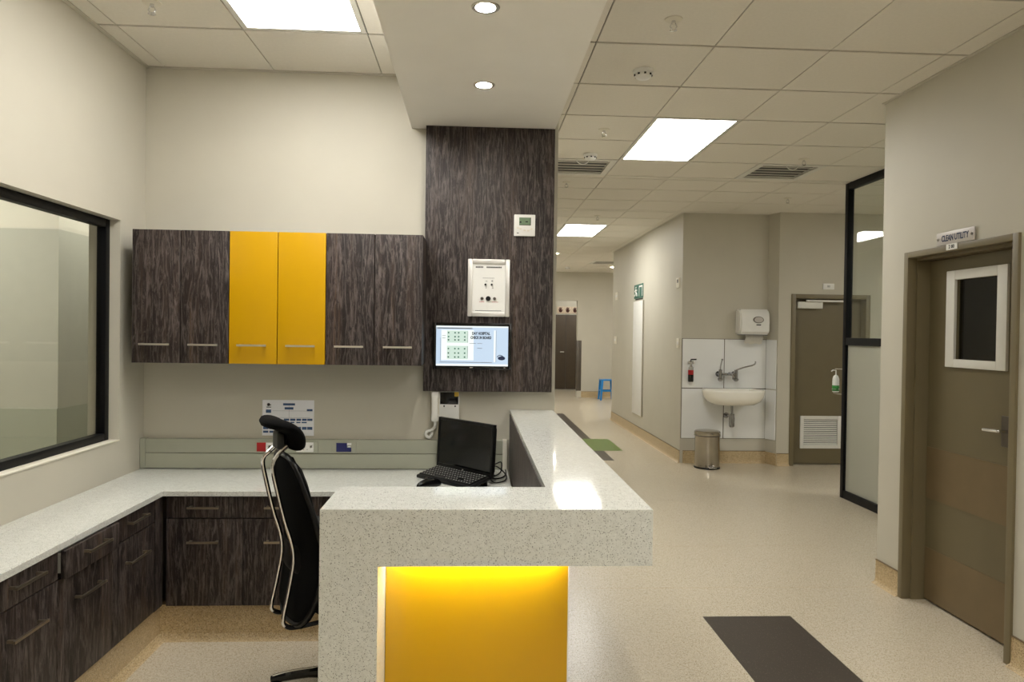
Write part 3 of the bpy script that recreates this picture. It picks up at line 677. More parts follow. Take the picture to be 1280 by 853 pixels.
# bin
bn = thing('pedal_bin', 'stainless steel pedal bin standing under the basin', 'bin', (2.72, 8.18, 0))
bc = (2.715, 8.18)
obj('body', lathe(B(), [(.142, .004), (.146, .01), (.142, .03), (.142, .37), (.145, .376)], (*bc, 0), 40), 'bin_steel', bn)
obj('base_ring', lathe(B(), [(.147, 0), (.149, .012), (.145, .02)], (*bc, 0), 40), 'black_plastic', bn)
obj('lid', lathe(B(), [(.148, .376), (.150, .382), (.149, .418), (.138, .43), (.10, .436), (.005, .438)], (*bc, 0), 40), 'bin_steel', bn)
obj('lid_band', lathe(B(), [(.149, .372), (.1515, .374), (.1515, .381), (.149, .383)], (*bc, 0), 40), 'dark_steel', bn)
bm = B(); box(bm, bc[0]-.035, bc[0]+.055, bc[1]-.185, bc[1]-.14, .02, .032, .004); tube(bm, [(bc[0]-.02, bc[1]-.13, .035), (bc[0]-.02, bc[1]-.165, .045), (bc[0]+.03, bc[1]-.165, .045), (bc[0]+.03, bc[1]-.13, .035)], .006, 8)
obj('pedal', bm, 'chrome', bn)

# ------------------------------------------------------------------ fixtures on the corridor wall
def oncor(y0, z0): return lambda u, v, d: (CORX-.0075-d, y0-u, z0+v)
gs = thing('exit_sign', 'green escape route sign above the tall white panel', 'sign', (CORX, 10.76, 2.06))
pbox('plate', 'green_sign', gs, CORX-.006, CORX, 10.47, 11.05, 2.075, 2.285)
bm = B()
def sgn(y0, y1, z0, z1): box(bm, CORX-.0085, CORX-.006, y0, y1, z0, z1)
sgn(10.50, 10.72, 2.10, 2.26)                                   # doorway symbol
bm2 = B(); box(bm2, CORX-.010, CORX-.0085, 10.53, 10.69, 2.10, 2.235)
# running figure
for p in [[(10.93, 2.235), (10.90, 2.245)], [(10.93, 2.21), (10.90, 2.16)], [(10.90, 2.16), (10.85, 2.145), (10.84, 2.11)], [(10.90, 2.16), (10.95, 2.13), (11.0, 2.12)], [(10.93, 2.205), (10.87, 2.19), (10.85, 2.205)], [(10.93, 2.205), (10.98, 2.185)]]:
    tube(bm, [(CORX-.0075, y, z) for y, z in p], .013, 6)
obj('pictogram', bm, 'white_plastic', gs); obj('doorway_mark', bm2, 'green_sign', gs, smooth=0)
pbox('lower_bar', 'black_print', gs, CORX-.008, CORX, 10.49, 10.95, 2.052, 2.07)
wp = thing('wall_panel', 'tall narrow white panel fixed to the corridor wall', 'panel', (CORX, 10.73, .32))
pbox('board', 'white_plastic', wp, CORX-.018, CORX-.001, 10.42, 11.04, .322, 2.03, .003)
pbox('edge_strip', 'brushed_steel', wp, CORX-.02, CORX-.001, 10.405, 10.42, .322, 2.03, .002)
def wallplate(name, label, y0, y1, z0, z1, dark=None):
    t = thing(name, label, 'switch', (CORX, (y0+y1)/2, (z0+z1)/2))
    pbox('plate', 'cream_plastic', t, CORX-.012, CORX, y0, y1, z0, z1, .003)
    if dark: pbox('display', 'black_plastic', t, CORX-.0145, CORX-.0115, *dark)
    else: pbox('rocker', 'white_plastic', t, CORX-.017, CORX-.0115, y0+.03, y1-.03, (z0+z1)/2-.02, (z0+z1)/2+.02, .002)
wallplate('wall_thermostat', 'small thermostat high on the corridor wall corner by the basin', 8.585, 8.72, 2.1, 2.225, (8.63, 8.675, 2.165, 2.205))
wallplate('light_switch', 'light switch on the corridor wall corner level with the splashback', 8.55, 8.66, 1.372, 1.49)
wallplate('light_switch', 'upper small switch plate at the far end of the corridor wall', 12.30, 12.50, 2.12, 2.255)
wallplate('light_switch', 'lower small switch plate at the far end of the corridor wall', 12.38, 12.56, 1.36, 1.49)

# ------------------------------------------------------------------ far end: double door, hand prints, guard, stool
d3 = thing('door_3', 'brown double door in the lobby at the corridor end', 'door', (2.79, FAR2_Y, 0), kind='structure')
for x0, x1 in [(2.20, 2.50), (2.506, 2.80)]:
    pbox('door_leaf', 'brown_door', d3, x0, x1, FAR2_Y+.01, FAR2_Y+.05, .01, 2.02, .004)
pbox('door_leaf', 'brown_door', d3, 2.806, 3.38, FAR2_Y+.01, FAR2_Y+.05, .01, 2.02, .004)
obj('handle', tube(B(), [(2.44, FAR2_Y, 1.02), (2.44, FAR2_Y-.05, 1.02), (2.34, FAR2_Y-.05, 1.02)], .012, 8), 'brushed_steel', d3)
def canvas(x0, label):
    t = thing('handprint_canvas', label, 'picture', (x0+.1, FAR2_Y, 2.07), 'hand print pictures over the double door')
    pbox('canvas_board', 'canvas', t, x0, x0+.19, FAR2_Y-.02, FAR2_Y-.001, 2.065, 2.245, .003)
    bm = B(); cx, cz = x0+.095, 2.13
    lathe(bm, [(.046, -.001), (.044, -.004)], (cx, FAR2_Y-.02, cz), 14, 1, .9, 'Y')
    for a, l in [(-55, .07), (-22, .092), (0, .1), (20, .095), (62, .07)]:
        r = math.radians(a); tube(bm, [(cx+.02*math.sin(r), FAR2_Y-.0215, cz+.02*math.cos(r)), (cx+l*math.sin(r), FAR2_Y-.0215, cz+l*math.cos(r))], .011, 6)
    obj('hand_print', bm, 'maroon_print', t)
canvas(2.245, 'left hand print picture above the far double door'); canvas(2.44, 'middle hand print picture above the far double door'); canvas(2.635, 'right hand print picture above the far double door')
cg = wf
gd = pbox('corner_guard', 'dark_steel', cg, 2.466, 2.575, FAR_Y-.006, FAR_Y, .16, 1.36, .001)
gd['label'] = 'tall dark steel corner guard'
pbox('side_plate', 'dark_steel', gd, 2.462, 2.468, FAR_Y-.006, FAR_Y+.12, .16, 1.36, .001)
st = thing('blue_stool', 'glossy blue metal stool at the end of the corridor', 'stool', (3.08, 16.52, 0))
scx, scy = 3.09, 16.52
pbox('seat', 'blue_metal', st, scx-.155, scx+.155, scy-.155, scy+.155, .445, .475, .012)
for sx in (-1, 1):
    for sy in (-1, 1):
        bm = B(); a = [(scx+sx*.10, scy+sy*.10), (scx+sx*.15, scy+sy*.15)]; c = [(scx+sx*.14, scy+sy*.14), (scx+sx*.175, scy+sy*.175)]
        lo = [bm.verts.new((c[0][0] if i in (0, 3) else c[1][0], c[0][1] if i in (0, 1) else c[1][1], 0)) for i in range(4)]
        hi = [bm.verts.new((a[0][0] if i in (0, 3) else a[1][0], a[0][1] if i in (0, 1) else a[1][1], .447)) for i in range(4)]
        bm.faces.new(lo); bm.faces.new(hi)
        for i in range(4): bm.faces.new((lo[i], lo[(i+1) % 4], hi[(i+1) % 4], hi[i]))
        bmesh.ops.recalc_face_normals(bm, faces=bm.faces[:]); obj('leg', bm, 'blue_metal', st, smooth=0)
bm = B()
for z in (.2,):
    for s in (-1, 1):
        box(bm, scx-.13, scx+.13, scy+s*.145-.008, scy+s*.145+.008, z, z+.025); box(bm, scx+s*.145-.008, scx+s*.145+.008, scy-.13, scy+.13, z, z+.025)
obj('brace', bm, 'blue_metal', st, smooth=0)

# ------------------------------------------------------------------ cupboards
def handle_bm(p0, p1, out, r=.0055):
    """bar handle from p0 to p1, standing out along vector out"""
    p0, p1, out = Vector(p0), Vector(p1), Vector(out); bm = B(); d = (p1-p0).normalized()
    n = out.normalized(); up = d.cross(n)
    def bar(a, b, h1, h2):
        u1, u2 = (n, up) if abs((b-a).normalized().dot(d)) > .5 else (d, up)
        vs = []
        for e in (a, b):
            for s, t in ((-1, -1), (1, -1), (1, 1), (-1, 1)): vs.append(bm.verts.new(e+u1*h1*s+u2*h2*t))
        bm.faces.new(vs[:4]); bm.faces.new(vs[4:])
        for i in range(4): bm.faces.new((vs[i], vs[(i+1) % 4], vs[4+(i+1) % 4], vs[4+i]))
    bar(p0+out, p1+out, .004, .0048)
    for e in (p0+d*.012, p1-d*.012): bar(e, e+out, .005, .005)
    bmesh.ops.recalc_face_normals(bm, faces=bm.faces[:]); return bm
UY0, UY1, UZ0, UZ1 = 3.83, BWY-.002, 1.35, 2.042
def wall_cabinet(x0, x1, mat, label):
    t = thing('wall_cabinet', label, 'cabinet', ((x0+x1)/2, UY1, UZ0), 'wall cabinets in a row')
    pbox('body', 'dark_wood', t, x0+.001, x1-.001, UY0+.0195, UY1, UZ0+.002, UZ1-.002)
    xm = (x0+x1)/2
    for a, b_ in [(x0+.002, xm-.0022), (xm+.0022, x1-.002)]:
        d = pbox('door', mat, t, a, b_, UY0, UY0+.019, UZ0, UZ1, .0015)
        m = (a+b_)/2; obj('handle', handle_bm((m-.075, UY0, UZ0+.097), (m+.075, UY0, UZ0+.097), (0, -.028, 0)), 'satin_nickel', d, smooth=0)
wall_cabinet(-1.771, -1.276, 'dark_wood', 'dark wood wall cabinet nearest the viewing window')
wall_cabinet(-1.276, -.778, 'yellow_gloss', 'glossy yellow wall cabinet between the dark wood ones')
wall_cabinet(-.778, -.272, 'dark_wood', 'dark wood wall cabinet beside the tall hanging panel')
# base units
WT = .744
def base_left(y0, y1, label, pull=0):
    t = thing('base_cabinet', label, 'cabinet', (-1.68, (y0+y1)/2, .17), 'base cabinets under the left worktop')
    X = -1.503
    pbox('body', 'dark_wood', t, LW+.002, X-.02, y0+.001, y1-.001, .175, .715)
    dr = pbox('drawer_front', 'dark_wood', t, X-.019+pull, X+pull, y0+.0015, y1-.0015, .609, .712, .001)
    m = (y0+y1)/2; obj('handle', handle_bm((X+pull, m-.085, .675), (X+pull, m+.085, .675), (.028, 0, 0)), 'bronze_nickel', dr, smooth=0)
    if pull: pbox('drawer_box', 'white_metal', dr, X-.15, X-.019+pull, y0+.02, y1-.02, .625, .70)
    d = pbox('door', 'dark_wood', t, X-.019, X, y0+.0015, y1-.0015, .178, .604, .001)
    obj('handle', handle_bm((X, m-.095, .503), (X, m+.095, .503), (.028, 0, 0)), 'bronze_nickel', d, smooth=0)
base_left(1.9, 2.3, 'dark wood base cabinet at the near end under the window')
base_left(2.3, 2.7, 'dark wood base cabinet cut by the left picture edge')
base_left(2.7, 3.1, 'dark wood base cabinet with slightly open drawer under the window', .028)
base_left(3.1, 3.5, 'dark wood base cabinet under the window next to the corner')
cf = thing('corner_filler', 'dark wood corner post between the two cabinet runs', 'cabinet', (-1.51, 3.56, .17))
bm = B(); box(bm, LW+.002, -1.503, 3.502, 3.59, .175, .715); obj('post', bm, 'dark_wood', cf, smooth=0)
def base_back(x0, x1, label):
    t = thing('base_cabinet', label, 'cabinet', ((x0+x1)/2, 3.85, .17), 'base cabinets under the back worktop')
    Y = 3.572
    pbox('body', 'dark_wood', t, x0+.001, x1-.001, Y+.02, BWY-.002, .175, .715)
    m = (x0+x1)/2
    dr = pbox('drawer_front', 'dark_wood', t, x0+.0015, x1-.0015, Y, Y+.019, .609, .712, .001)
    obj('handle', handle_bm((m-.075, Y, .663), (m+.075, Y, .663), (0, -.028, 0)), 'bronze_nickel', dr, smooth=0)
    d = pbox('door', 'dark_wood', t, x0+.0015, x1-.0015, Y, Y+.019, .178, .604, .001)
    obj('handle', handle_bm((m-.075, Y, .495), (m+.075, Y, .495), (0, -.028, 0)), 'bronze_nickel', d, smooth=0)
base_back(-1.48, -1.113, 'dark wood base cabinet in the corner of the back run')
base_back(-1.113, -.746, 'dark wood base cabinet behind the office chair')
base_back(-.746, -.38, 'dark wood base cabinet mostly hidden by the reception desk')
bm = B(); box(bm, LW+.001, -1.52, 1.9, 3.62, 0, .172); box(bm, -1.52, -.38, 3.605, 3.66, 0, .172)
kp = tag(obj('baseboard_cabinets', bm, 'cove_vinyl', smooth=0), 'tan speckled vinyl plinth under the dark base cabinets', 'skirting', kind='structure')
bm = B()
prof = [(0, .03), (.008, .012), (.022, .002), (.034, 0), (0, 0)]
for A_, Z_, n_ in [((-1.52, 1.9), (-1.52, 3.605), (1, 0)), ((-1.52, 3.605), (-.38, 3.605), (0, -1))]:
    A = [bm.verts.new((A_[0]+n_[0]*d, A_[1]+n_[1]*d, z)) for d, z in prof]; Z = [bm.verts.new((Z_[0]+n_[0]*d, Z_[1]+n_[1]*d, z)) for d, z in prof]
    for i in range(5): bm.faces.new((A[i], A[(i+1) % 5], Z[(i+1) % 5], Z[i]))
    bm.faces.new(A); bm.faces.new(Z)
bmesh.ops.recalc_face_normals(bm, faces=bm.faces[:]); obj('cove', bm, 'cove_vinyl', kp)
# worktop
bm = B(); prism(bm, [(LW+.001, 1.9), (-1.488, 1.9), (-1.488, 3.552), (-.23, 3.552), (-.23, 2.08), (.205, 2.08), (.205, BWY-.001), (LW+.001, BWY-.001)], .719, WT)
es = [e for e in bm.edges if abs(e.verts[0].co.z-WT) < 1e-5 and abs(e.verts[1].co.z-WT) < 1e-5]
bmesh.ops.bevel(bm, geom=es, offset=.002, segments=1, affect='EDGES')
tag(obj('worktop', bm, 'quartz', base=(LW, BWY, .719), smooth=0), 'pale speckled quartz worktop running along window and back wall', 'worktop')
# dado trunking with sockets
tr = thing('dado_trunking', 'grey green dado trunking along the back wall above the worktop', 'trunking', (-.8, BWY, WT))
TY = BWY-.045
pbox('lower_cover', 'trunking', tr, LW+.03, .175, TY, BWY-.001, WT+.004, .832, .003); pbox('upper_cover', 'trunking', tr, LW+.03, .175, TY, BWY-.001, .836, .912, .003)
pbox('joint', 'trunking_line', tr, LW+.03, .175, TY+.006, BWY-.001, .828, .84)
pbox('end_cap', 'trunking', tr, LW+.002, LW+.03, TY-.004, BWY-.001, WT+.002, .916, .003); pbox('end_cap', 'cream_plastic', tr, .175, .2, TY-.004, BWY-.001, WT+.002, .916, .003)
def socket(x0, x1, label, parts):
    t = thing('wall_socket', label, 'socket', ((x0+x1)/2, TY, .867), 'sockets on the dado trunking')
    pbox('plate', 'trunking', t, x0, x1, TY-.008, TY, .838, .903, .002)
    for n, mat, a in parts: pbox(n, mat, t, x0+a[0], x0+a[1], TY-.0115, TY-.0075, a[2], a[3], .001)
socket(-1.222, -1.10, 'red emergency power socket left of the chair headrest', [('face', 'red_plastic', (.016, .066, .846, .896)), ('switch', 'white_plastic', (.066, .108, .846, .896)), ('rocker', 'cream_plastic', (.078, .094, .86, .882))])
socket(-1.0, -.868, 'white power socket right of the chair headrest', [('face', 'white_plastic', (.012, .108, .844, .898)), ('pin_hole', 'black_plastic', (.06, .066, .88, .888)), ('pin_hole', 'black_plastic', (.05, .056, .855, .861)), ('pin_hole', 'black_plastic', (.07, .076, .855, .861)), ('rocker', 'cream_plastic', (.086, .102, .866, .882))])
socket(-.787, -.655, 'navy blue data socket on the trunking left of the monitor', [('face', 'navy_plastic', (.022, .082, .846, .896)), ('port', 'white_plastic', (.082, .106, .884, .896)), ('port', 'navy_plastic', (.082, .106, .846, .870)), ('port', 'white_plastic', (.086, .102, .872, .878))])

# ------------------------------------------------------------------ poster on the back wall
po = thing('wall_chart', 'white printed organisation chart taped above the trunking', 'poster', (-1.05, BWY, .93))
py = BWY-.0035
pbox('sheet', 'paper', po, -1.192, -.902, py, BWY-.0005, .928, 1.131)
def pb(u0, u1, v0, v1, bm=None):
    one = bm is None; bm = bm or B(); box(bm, -1.192+.29*u0, -1.192+.29*u1, py-.0008, py, 1.131-.203*v1, 1.131-.203*v0)
    if one: obj('printed_box', bm, 'blue_print', po, smooth=0)
for a in [(.40, .63, .09, .15), (.43, .60, .20, .265), (.07, .17, .27, .36), (.86, .97, .25, .31)]: pb(*a)
for u0, u1 in [(.42, .52), (.54, .64), (.66, .75), (.77, .86), (.87, .97)]: pb(u0, u1, .52, .58); pb(u0, u1, .75, .83)
for u0, u1 in [(.55, .62), (.66, .74), (.76, .86), (.24, .34), (.32, .40)]: pb(u0, u1, .61, .645)
for u0, u1 in [(.02, .12), (.14, .24), (.26, .36)]: pb(u0, u1, .75, .82); pb(u0, u1, .86, .92)

bm = B(); pb(.515, .518, .15, .2, bm); pb(.515, .518, .265, .5, bm); pb(.2, .86, .30, .305, bm); pb(.12, .92, .49, .495, bm); obj('printed_lines', bm, 'grey_print', po, smooth=0)
bm = B(); lathe(bm, [(.009, 0), (.007, -.0012)], (-1.192+.29*.12, py, 1.131-.203*.13), 12, axis='Y'); pb(.08, .17, .19, .21, bm); pb(.13, .17, .13, .15, bm)
obj('printed_logo', bm, 'black_print', po, smooth=0)

# ------------------------------------------------------------------ hanging wood panel and things on it
PY = 4.085
hp = thing('hanging_wood_panel', 'tall dark wood panel hanging from the bulkhead on the back wall', 'panel', (.08, BWY, 1.195))
pbox('face_board', 'dark_wood', hp, -.281, .448, PY, PY+.02, 1.195, BKZ-.001, .001)
pbox('box_return', 'dark_wood', hp, -.279, .446, PY+.02, BWY-.001, 1.197, BKZ-.001)
tv = thing('wall_monitor', 'wall mounted screen showing a day hospital board', 'screen', (-.01, PY, 1.32))
ty0 = PY-.035
x0, x1, z0, z1 = -.227, .213, 1.322, 1.584
bm = B(); e = .018
for a in [(x0, x0+e, z0, z1), (x1-e, x1, z0, z1), (x0+e, x1-e, z0, z0+.02), (x0+e, x1-e, z1-e, z1)]: box(bm, a[0], a[1], ty0, PY-.004, a[2], a[3], .003)
obj('bezel', bm, 'black_glossy', tv)
pbox('back_shell', 'black_plastic', tv, x0+.01, x1-.01, ty0+.012, PY, z0+.01, z1-.01)
sx0, sx1, sz0, sz1 = x0+e, x1-e, z0+.02, z1-e
sc = pbox('screen', 'screen_glow', tv, sx0, sx1, ty0+.006, ty0+.012, sz0, sz1)
def scr(name, mat, rects, lift):
    bm = B(); W_, H_ = sx1-sx0, sz1-sz0
    for u0, u1, v0, v1 in rects: box(bm, sx0+W_*u0, sx0+W_*u1, ty0+.006-lift, ty0+.006, sz1-H_*v1, sz1-H_*v0)
    return obj(name, bm, mat, sc, smooth=0)
scr('screen_bands', 'screen_white', [(0, 1, 0, .035), (0, 1, .955, 1), (.07, .52, .1, .86), (.80, .825, .1, .9)], .0006)
rows = []
for v in (.15, .25, .33, .55, .66, .76):
    for u in (.16, .25, .30, .385): rows.append((u, u+.028, v, v+.05))
scr('screen_table', 'screen_pale_green', [(.15, .44, .12, .42), (.15, .44, .5, .83)], .0009)
scr('screen_cells', 'green_sign', [(r[0], r[1]-.008, r[2]+.005, r[3]-.012) for r in rows], .0012)
scr('screen_lines', 'grey_print', [(.01, .5, .045, .07), (.435, .44, .13, .42), (.435, .44, .5, .8), (.83, .834, .1, .9), (.05, .78, .905, .918), (.06, .064, .3, .88), (.46, .55, .43, .44), (.57, .64, .43, .44), (.57, .64, .55, .56), (.08, .13, .24, .25), (.08, .13, .30, .31)], .0012)
on_scr = lambda u, v: (sx0+(sx1-sx0)*u, sz1-(sz1-sz0)*v)
for s, u, v, sz, wd_ in [('DAY HOSPITAL', .62, .185, .021, .25), ('CHECK IN BOARD', .62, .29, .021, .29)]:
    X_, Z_ = on_scr(u, v)
    bm = text_bm(s, sz, lambda a, b_, d: (X_+a, ty0+.0044-d, Z_+b_), .0004, bold=.0011, width=wd_*(sx1-sx0))
    obj('lettering', bm, 'black_print', sc, smooth=0)
bm = B(); X_, Z_ = on_scr(.90, .80)
lathe(bm, [(.021, 0), (.02, -.002)], (X_+.004, ty0+.0052, Z_), 16, 1, .55, 'Y'); tube(bm, smooth_path([(X_-.022, ty0+.0045, Z_+.006), (X_-.008, ty0+.0045, Z_+.017), (X_+.012, ty0+.0045, Z_+.012)], 4), .0022, 6)
obj('logo', bm, 'navy_print', sc)
bm = B(); box(bm, -.02, -.002, ty0-.0006, ty0, 1.331, 1.335); box(bm, .172, .18, ty0-.0006, ty0, 1.331, 1.335); obj('badge', bm, 'sign_metal', tv, smooth=0)
# framed alarm panel
fp = thing('alarm_panel', 'white framed medical gas alarm panel above the wall screen', 'alarm panel', (.08, PY, 1.62))
a0, a1, c0, c1 = -.037, .2, 1.621, 1.945; f = .026
bm = B()
for q_ in [(a0, a0+f, c0, c1), (a1-f, a1, c0, c1), (a0+f, a1-f, c0, c0+f), (a0+f, a1-f, c1-f, c1)]: box(bm, q_[0], q_[1], PY-.02, PY, q_[2], q_[3], .005)
obj('frame', bm, 'alu_frame', fp)
pbox('face', 'white_plastic', fp, a0+f-.001, a1-f+.001, PY-.012, PY-.002, c0+f-.001, c1-f+.001)
fz = PY-.0125
def fpr(name, mat, rects):
    bm = B()
    for u0, u1, v0, v1 in rects: box(bm, a0+f+(a1-a0-2*f)*u0, a0+f+(a1-a0-2*f)*u1, fz-.0006, fz, c1-f-(c1-c0-2*f)*v1, c1-f-(c1-c0-2*f)*v0)
    o = obj(name, bm, mat, fp, smooth=0); o['kind'] = 'stuff'; return o
random.seed(3)
fpr('printed_title', 'black_print', [(u, u+.035, .055, .085) for u in [.1+.047*i for i in range(17)] if random.random() > .15])
fpr('printed_labels', 'grey_print', [(u, u+.03, .29, .3) for u in [.32+.045*i for i in range(8)]]+[(.1+.04*i, .13+.04*i, .965, .98) for i in range(20)]+[(.4, .46, .355, .365), (.58, .63, .345, .365), (.4, .43, .5, .51), (.6, .64, .5, .51)])
fpr('printed_red_labels', 'pink_print', [(.22+.04*i, .25+.04*i, .785, .795) for i in range(4)]+[(.6+.04*i, .63+.04*i, .785, .795) for i in range(5)])
U = lambda u, v: (a0+f+(a1-a0-2*f)*u, c1-f-(c1-c0-2*f)*v)
for u, v, r, m_ in [(.4, .43, .0055, 'black_plastic'), (.59, .43, .0055, 'black_plastic'), (.3, .72, .0085, 'dark_steel'), (.68, .72, .0085, 'dark_steel'), (.49, .72, .0135, 'black_plastic')]:
    X_, Z_ = U(u, v); obj('knob', lathe(B(), [(r*1.05, 0), (r, -.007), (r*.8, -.009), (.001, -.009)], (X_, fz, Z_), 16, axis='Y'), m_, fp)
# air conditioning controller
th = thing('room_controller', 'square white climate controller with green display on the wood panel', 'controller', (.28, PY, 2.08))
pbox('case', 'white_plastic', th, .22, .34, PY-.018, PY-.001, 2.08, 2.201, .004)
pbox('display', 'lcd_green', th, .249, .315, PY-.0195, PY-.017, 2.14, 2.184)
bm = B(); box(bm, .251, .261, PY-.020, PY-.019, 2.153, 2.162); box(bm, .284, .298, PY-.020, PY-.019, 2.157, 2.163); box(bm, .311, .315, PY-.020, PY-.019, 2.14, 2.184); box(bm, .249, .315, PY-.020, PY-.019, 2.14, 2.143)
box(bm, .236, .247, PY-.0192, PY-.018, 2.094, 2.098); obj('display_marks', bm, 'black_print', th, smooth=0)
for x, z in [(.242, 2.125), (.257, 2.12), (.28, 2.112), (.30, 2.11), (.318, 2.12)]: pbox('button', 'cream_plastic', th, x-.006, x+.006, PY-.0205, PY-.017, z-.004, z+.004, .001)

# ------------------------------------------------------------------ intercom handset
ic = thing('wall_intercom', 'white wall intercom with corded handset under the wood panel', 'intercom', (-.15, BWY, 1.03))
pbox('base', 'white_plastic', ic, -.192, -.077, BWY-.032, BWY-.001, 1.025, 1.192, .006)
pbox('display', 'black_glossy', ic, -.186, -.082, BWY-.0345, BWY-.031, 1.118, 1.186, .002)
pbox('sticker', 'yellow_sticker', ic, -.105, -.08, BWY-.0355, BWY-.034, 1.163, 1.188)
for x in (-.163, -.1): pbox('button', 'black_plastic', ic, x-.004, x+.004, BWY-.034, BWY-.031, 1.103, 1.111)
hs = pbox('cradle', 'cream_plastic', ic, -.236, -.19, BWY-.03, BWY-.001, 1.03, 1.19, .004)
bm = B(); box(bm, -.235, -.193, BWY-.065, BWY-.03, 1.155, 1.192, .008); box(bm, -.235, -.193, BWY-.065, BWY-.03, 1.022, 1.065, .008); box(bm, -.231, -.197, BWY-.068, BWY-.046, 1.05, 1.17, .007)
obj('handset', bm, 'white_plastic', ic)
path = smooth_path([(-.213, BWY-.05, 1.025), (-.214, BWY-.045, .99), (-.235, BWY-.03, .968), (-.262, BWY-.02, .958), (-.264, BWY-.02, .936), (-.245, BWY-.02, .926), (-.232, BWY-.02, .945), (-.228, BWY-.015, .97)], 14)
coil = []
for i, p in enumerate(path):
    t = (path[min(i+1, len(path)-1)]-path[max(i-1, 0)]).normalized(); u_, v_ = frame_of(t)
    for k in range(3):
        a = (i*3+k)*1.05; q_ = p.lerp(path[min(i+1, len(path)-1)], k/3); coil.append(q_+(u_*math.cos(a)+v_*math.sin(a))*.0065)
obj('cord', tube(B(), coil, .0028, 5), 'white_plastic', ic)

# ------------------------------------------------------------------ reception desk
rd = thing('reception_desk', 'grey speckled quartz reception counter with yellow front panel', 'counter', (.04, 2.0, 0))
DT, DB, DF, DR = 1.087, .942, 1.812, 2.075
X0, X1, XI, XL = -.377, .464, .214, -.232
bm = B(); prism(bm, [(X0, DF), (X1, DF), (X1, BWY-.001), (XI, BWY-.001), (XI, DR), (X0, DR)], DT-.02, DT)
es = [e for e in bm.edges if e.verts[0].co.z > DT-.001 and e.verts[1].co.z > DT-.001]; bmesh.ops.bevel(bm, geom=es, offset=.0015, segments=1, affect='EDGES')
obj('counter_top', bm, 'quartz', rd, smooth=0)
bm = B(); box(bm, X0, X1, DF, DF+.02, DB, DT-.02); box(bm, X0, X1, DF+.02, DR, DB, DB+.02); box(bm, XL, X1, DR-.02, DR, DB+.02, DT-.02)
box(bm, X1-.02, X1, DR, BWY-.001, DB, DT-.02); box(bm, XI+.02, X1-.02, DR, BWY-.001, DB, DB+.02); box(bm, X1-.02, X1, DF+.02, DR-.02, DB+.02, DT-.02)
obj('apron', bm, 'quartz', rd, smooth=0)
obj('waterfall_leg', box(B(), X0, XL, DF, DR, 0, DB), 'quartz', rd, smooth=0)
obj('leg_upstand', box(B(), X0, XL, DF+.02, DR, DB+.02, DT-.02), 'quartz', rd, smooth=0)
yp = obj('front_panel', box(B(), XL+.001, .271, 1.98, 1.998, .02, DB-.001, .001), 'yellow_gloss', rd); yp['label'] = 'glossy yellow back lit front panel'
pbox('panel_edge', 'white_metal', rd, .271, .2735, 1.98, 1.998, .02, DB-.001)
pbox('toe_board', 'dark_wood', rd, XL+.001, .271, 2.0, 2.02, .001, DB)
led = pbox('light_strip', 'led_strip', rd, XL+.03, .255, 1.952, 1.97, DB-.007, DB-.001)
pbox('side_panel', 'dark_wood', rd, .245, .271, 2.02, BWY-.001, .001, DB)
pbox('inner_panel', 'dark_wood', rd, .2115, XI+.018, DR, BWY-.046, WT+.001, DT-.021)

# ------------------------------------------------------------------ computer
mdir = Vector((.30, -.36, 0)).normalized(); mnor = Vector((-mdir.y*-1, 0, 0))
mnor = Vector((mdir.y, -mdir.x, 0)); mnor = mnor if mnor.dot(Vector((-1, -1, 0))) > 0 else -mnor
mo = thing('desktop_monitor', 'black flat desktop monitor turned towards the chair', 'monitor', (.0, 3.93, WT))
mc = Vector((-.05, 3.89, 0)); Wm, Zb, Zt = .47, .776, 1.052
def mpt(a, d, z): # a along width, d towards the back of the set
    p = mc+mdir*a-mnor*d; return (p.x, p.y, z)
def mbox(bm, a0, a1, d0, d1, z0, z1, bev=0, lean=.05):
    b2 = box(B(), a0, a1, d0, d1, z0, z1, bev)
    for v in b2.verts: v.co = Vector(mpt(v.co.x, v.co.y+(v.co.z-Zb)*lean, v.co.z))
    me = bpy.data.meshes.new('tmp'); bmesh.ops.recalc_face_normals(b2, faces=b2.faces[:]); b2.to_mesh(me); b2.free(); bm.from_mesh(me); bpy.data.meshes.remove(me); return bm
bm = B()
for a in [(-Wm/2, -Wm/2+.015, Zb, Zt), (Wm/2-.015, Wm/2, Zb, Zt), (-Wm/2+.015, Wm/2-.015, Zb, Zb+.022), (-Wm/2+.015, Wm/2-.015, Zt-.015, Zt)]: mbox(bm, a[0], a[1], 0, .02, a[2], a[3], .002)
obj('bezel', bm, 'black_plastic', mo)
sc2 = obj('screen', mbox(B(), -Wm/2+.015, Wm/2-.015, .003, .01, Zb+.022, Zt-.015), 'black_glossy', mo)
obj('back_shell', mbox(B(), -Wm/2+.02, Wm/2-.02, .02, .045, Zb+.02, Zt-.02, .01), 'black_plastic', mo)
obj('badge', mbox(B(), -.006, .006, -.0008, 0, Zb+.008, Zb+.015), 'sign_metal', mo)
bm = B(); mbox(bm, -.03, .03, .035, .06, WT+.01, Zb+.12, .004, 0); obj('neck', bm, 'black_plastic', mo)
bm = B(); mbox(bm, -.1, .1, .005, .15, WT+.001, WT+.013, .005, 0); obj('foot', bm, 'black_plastic', mo)
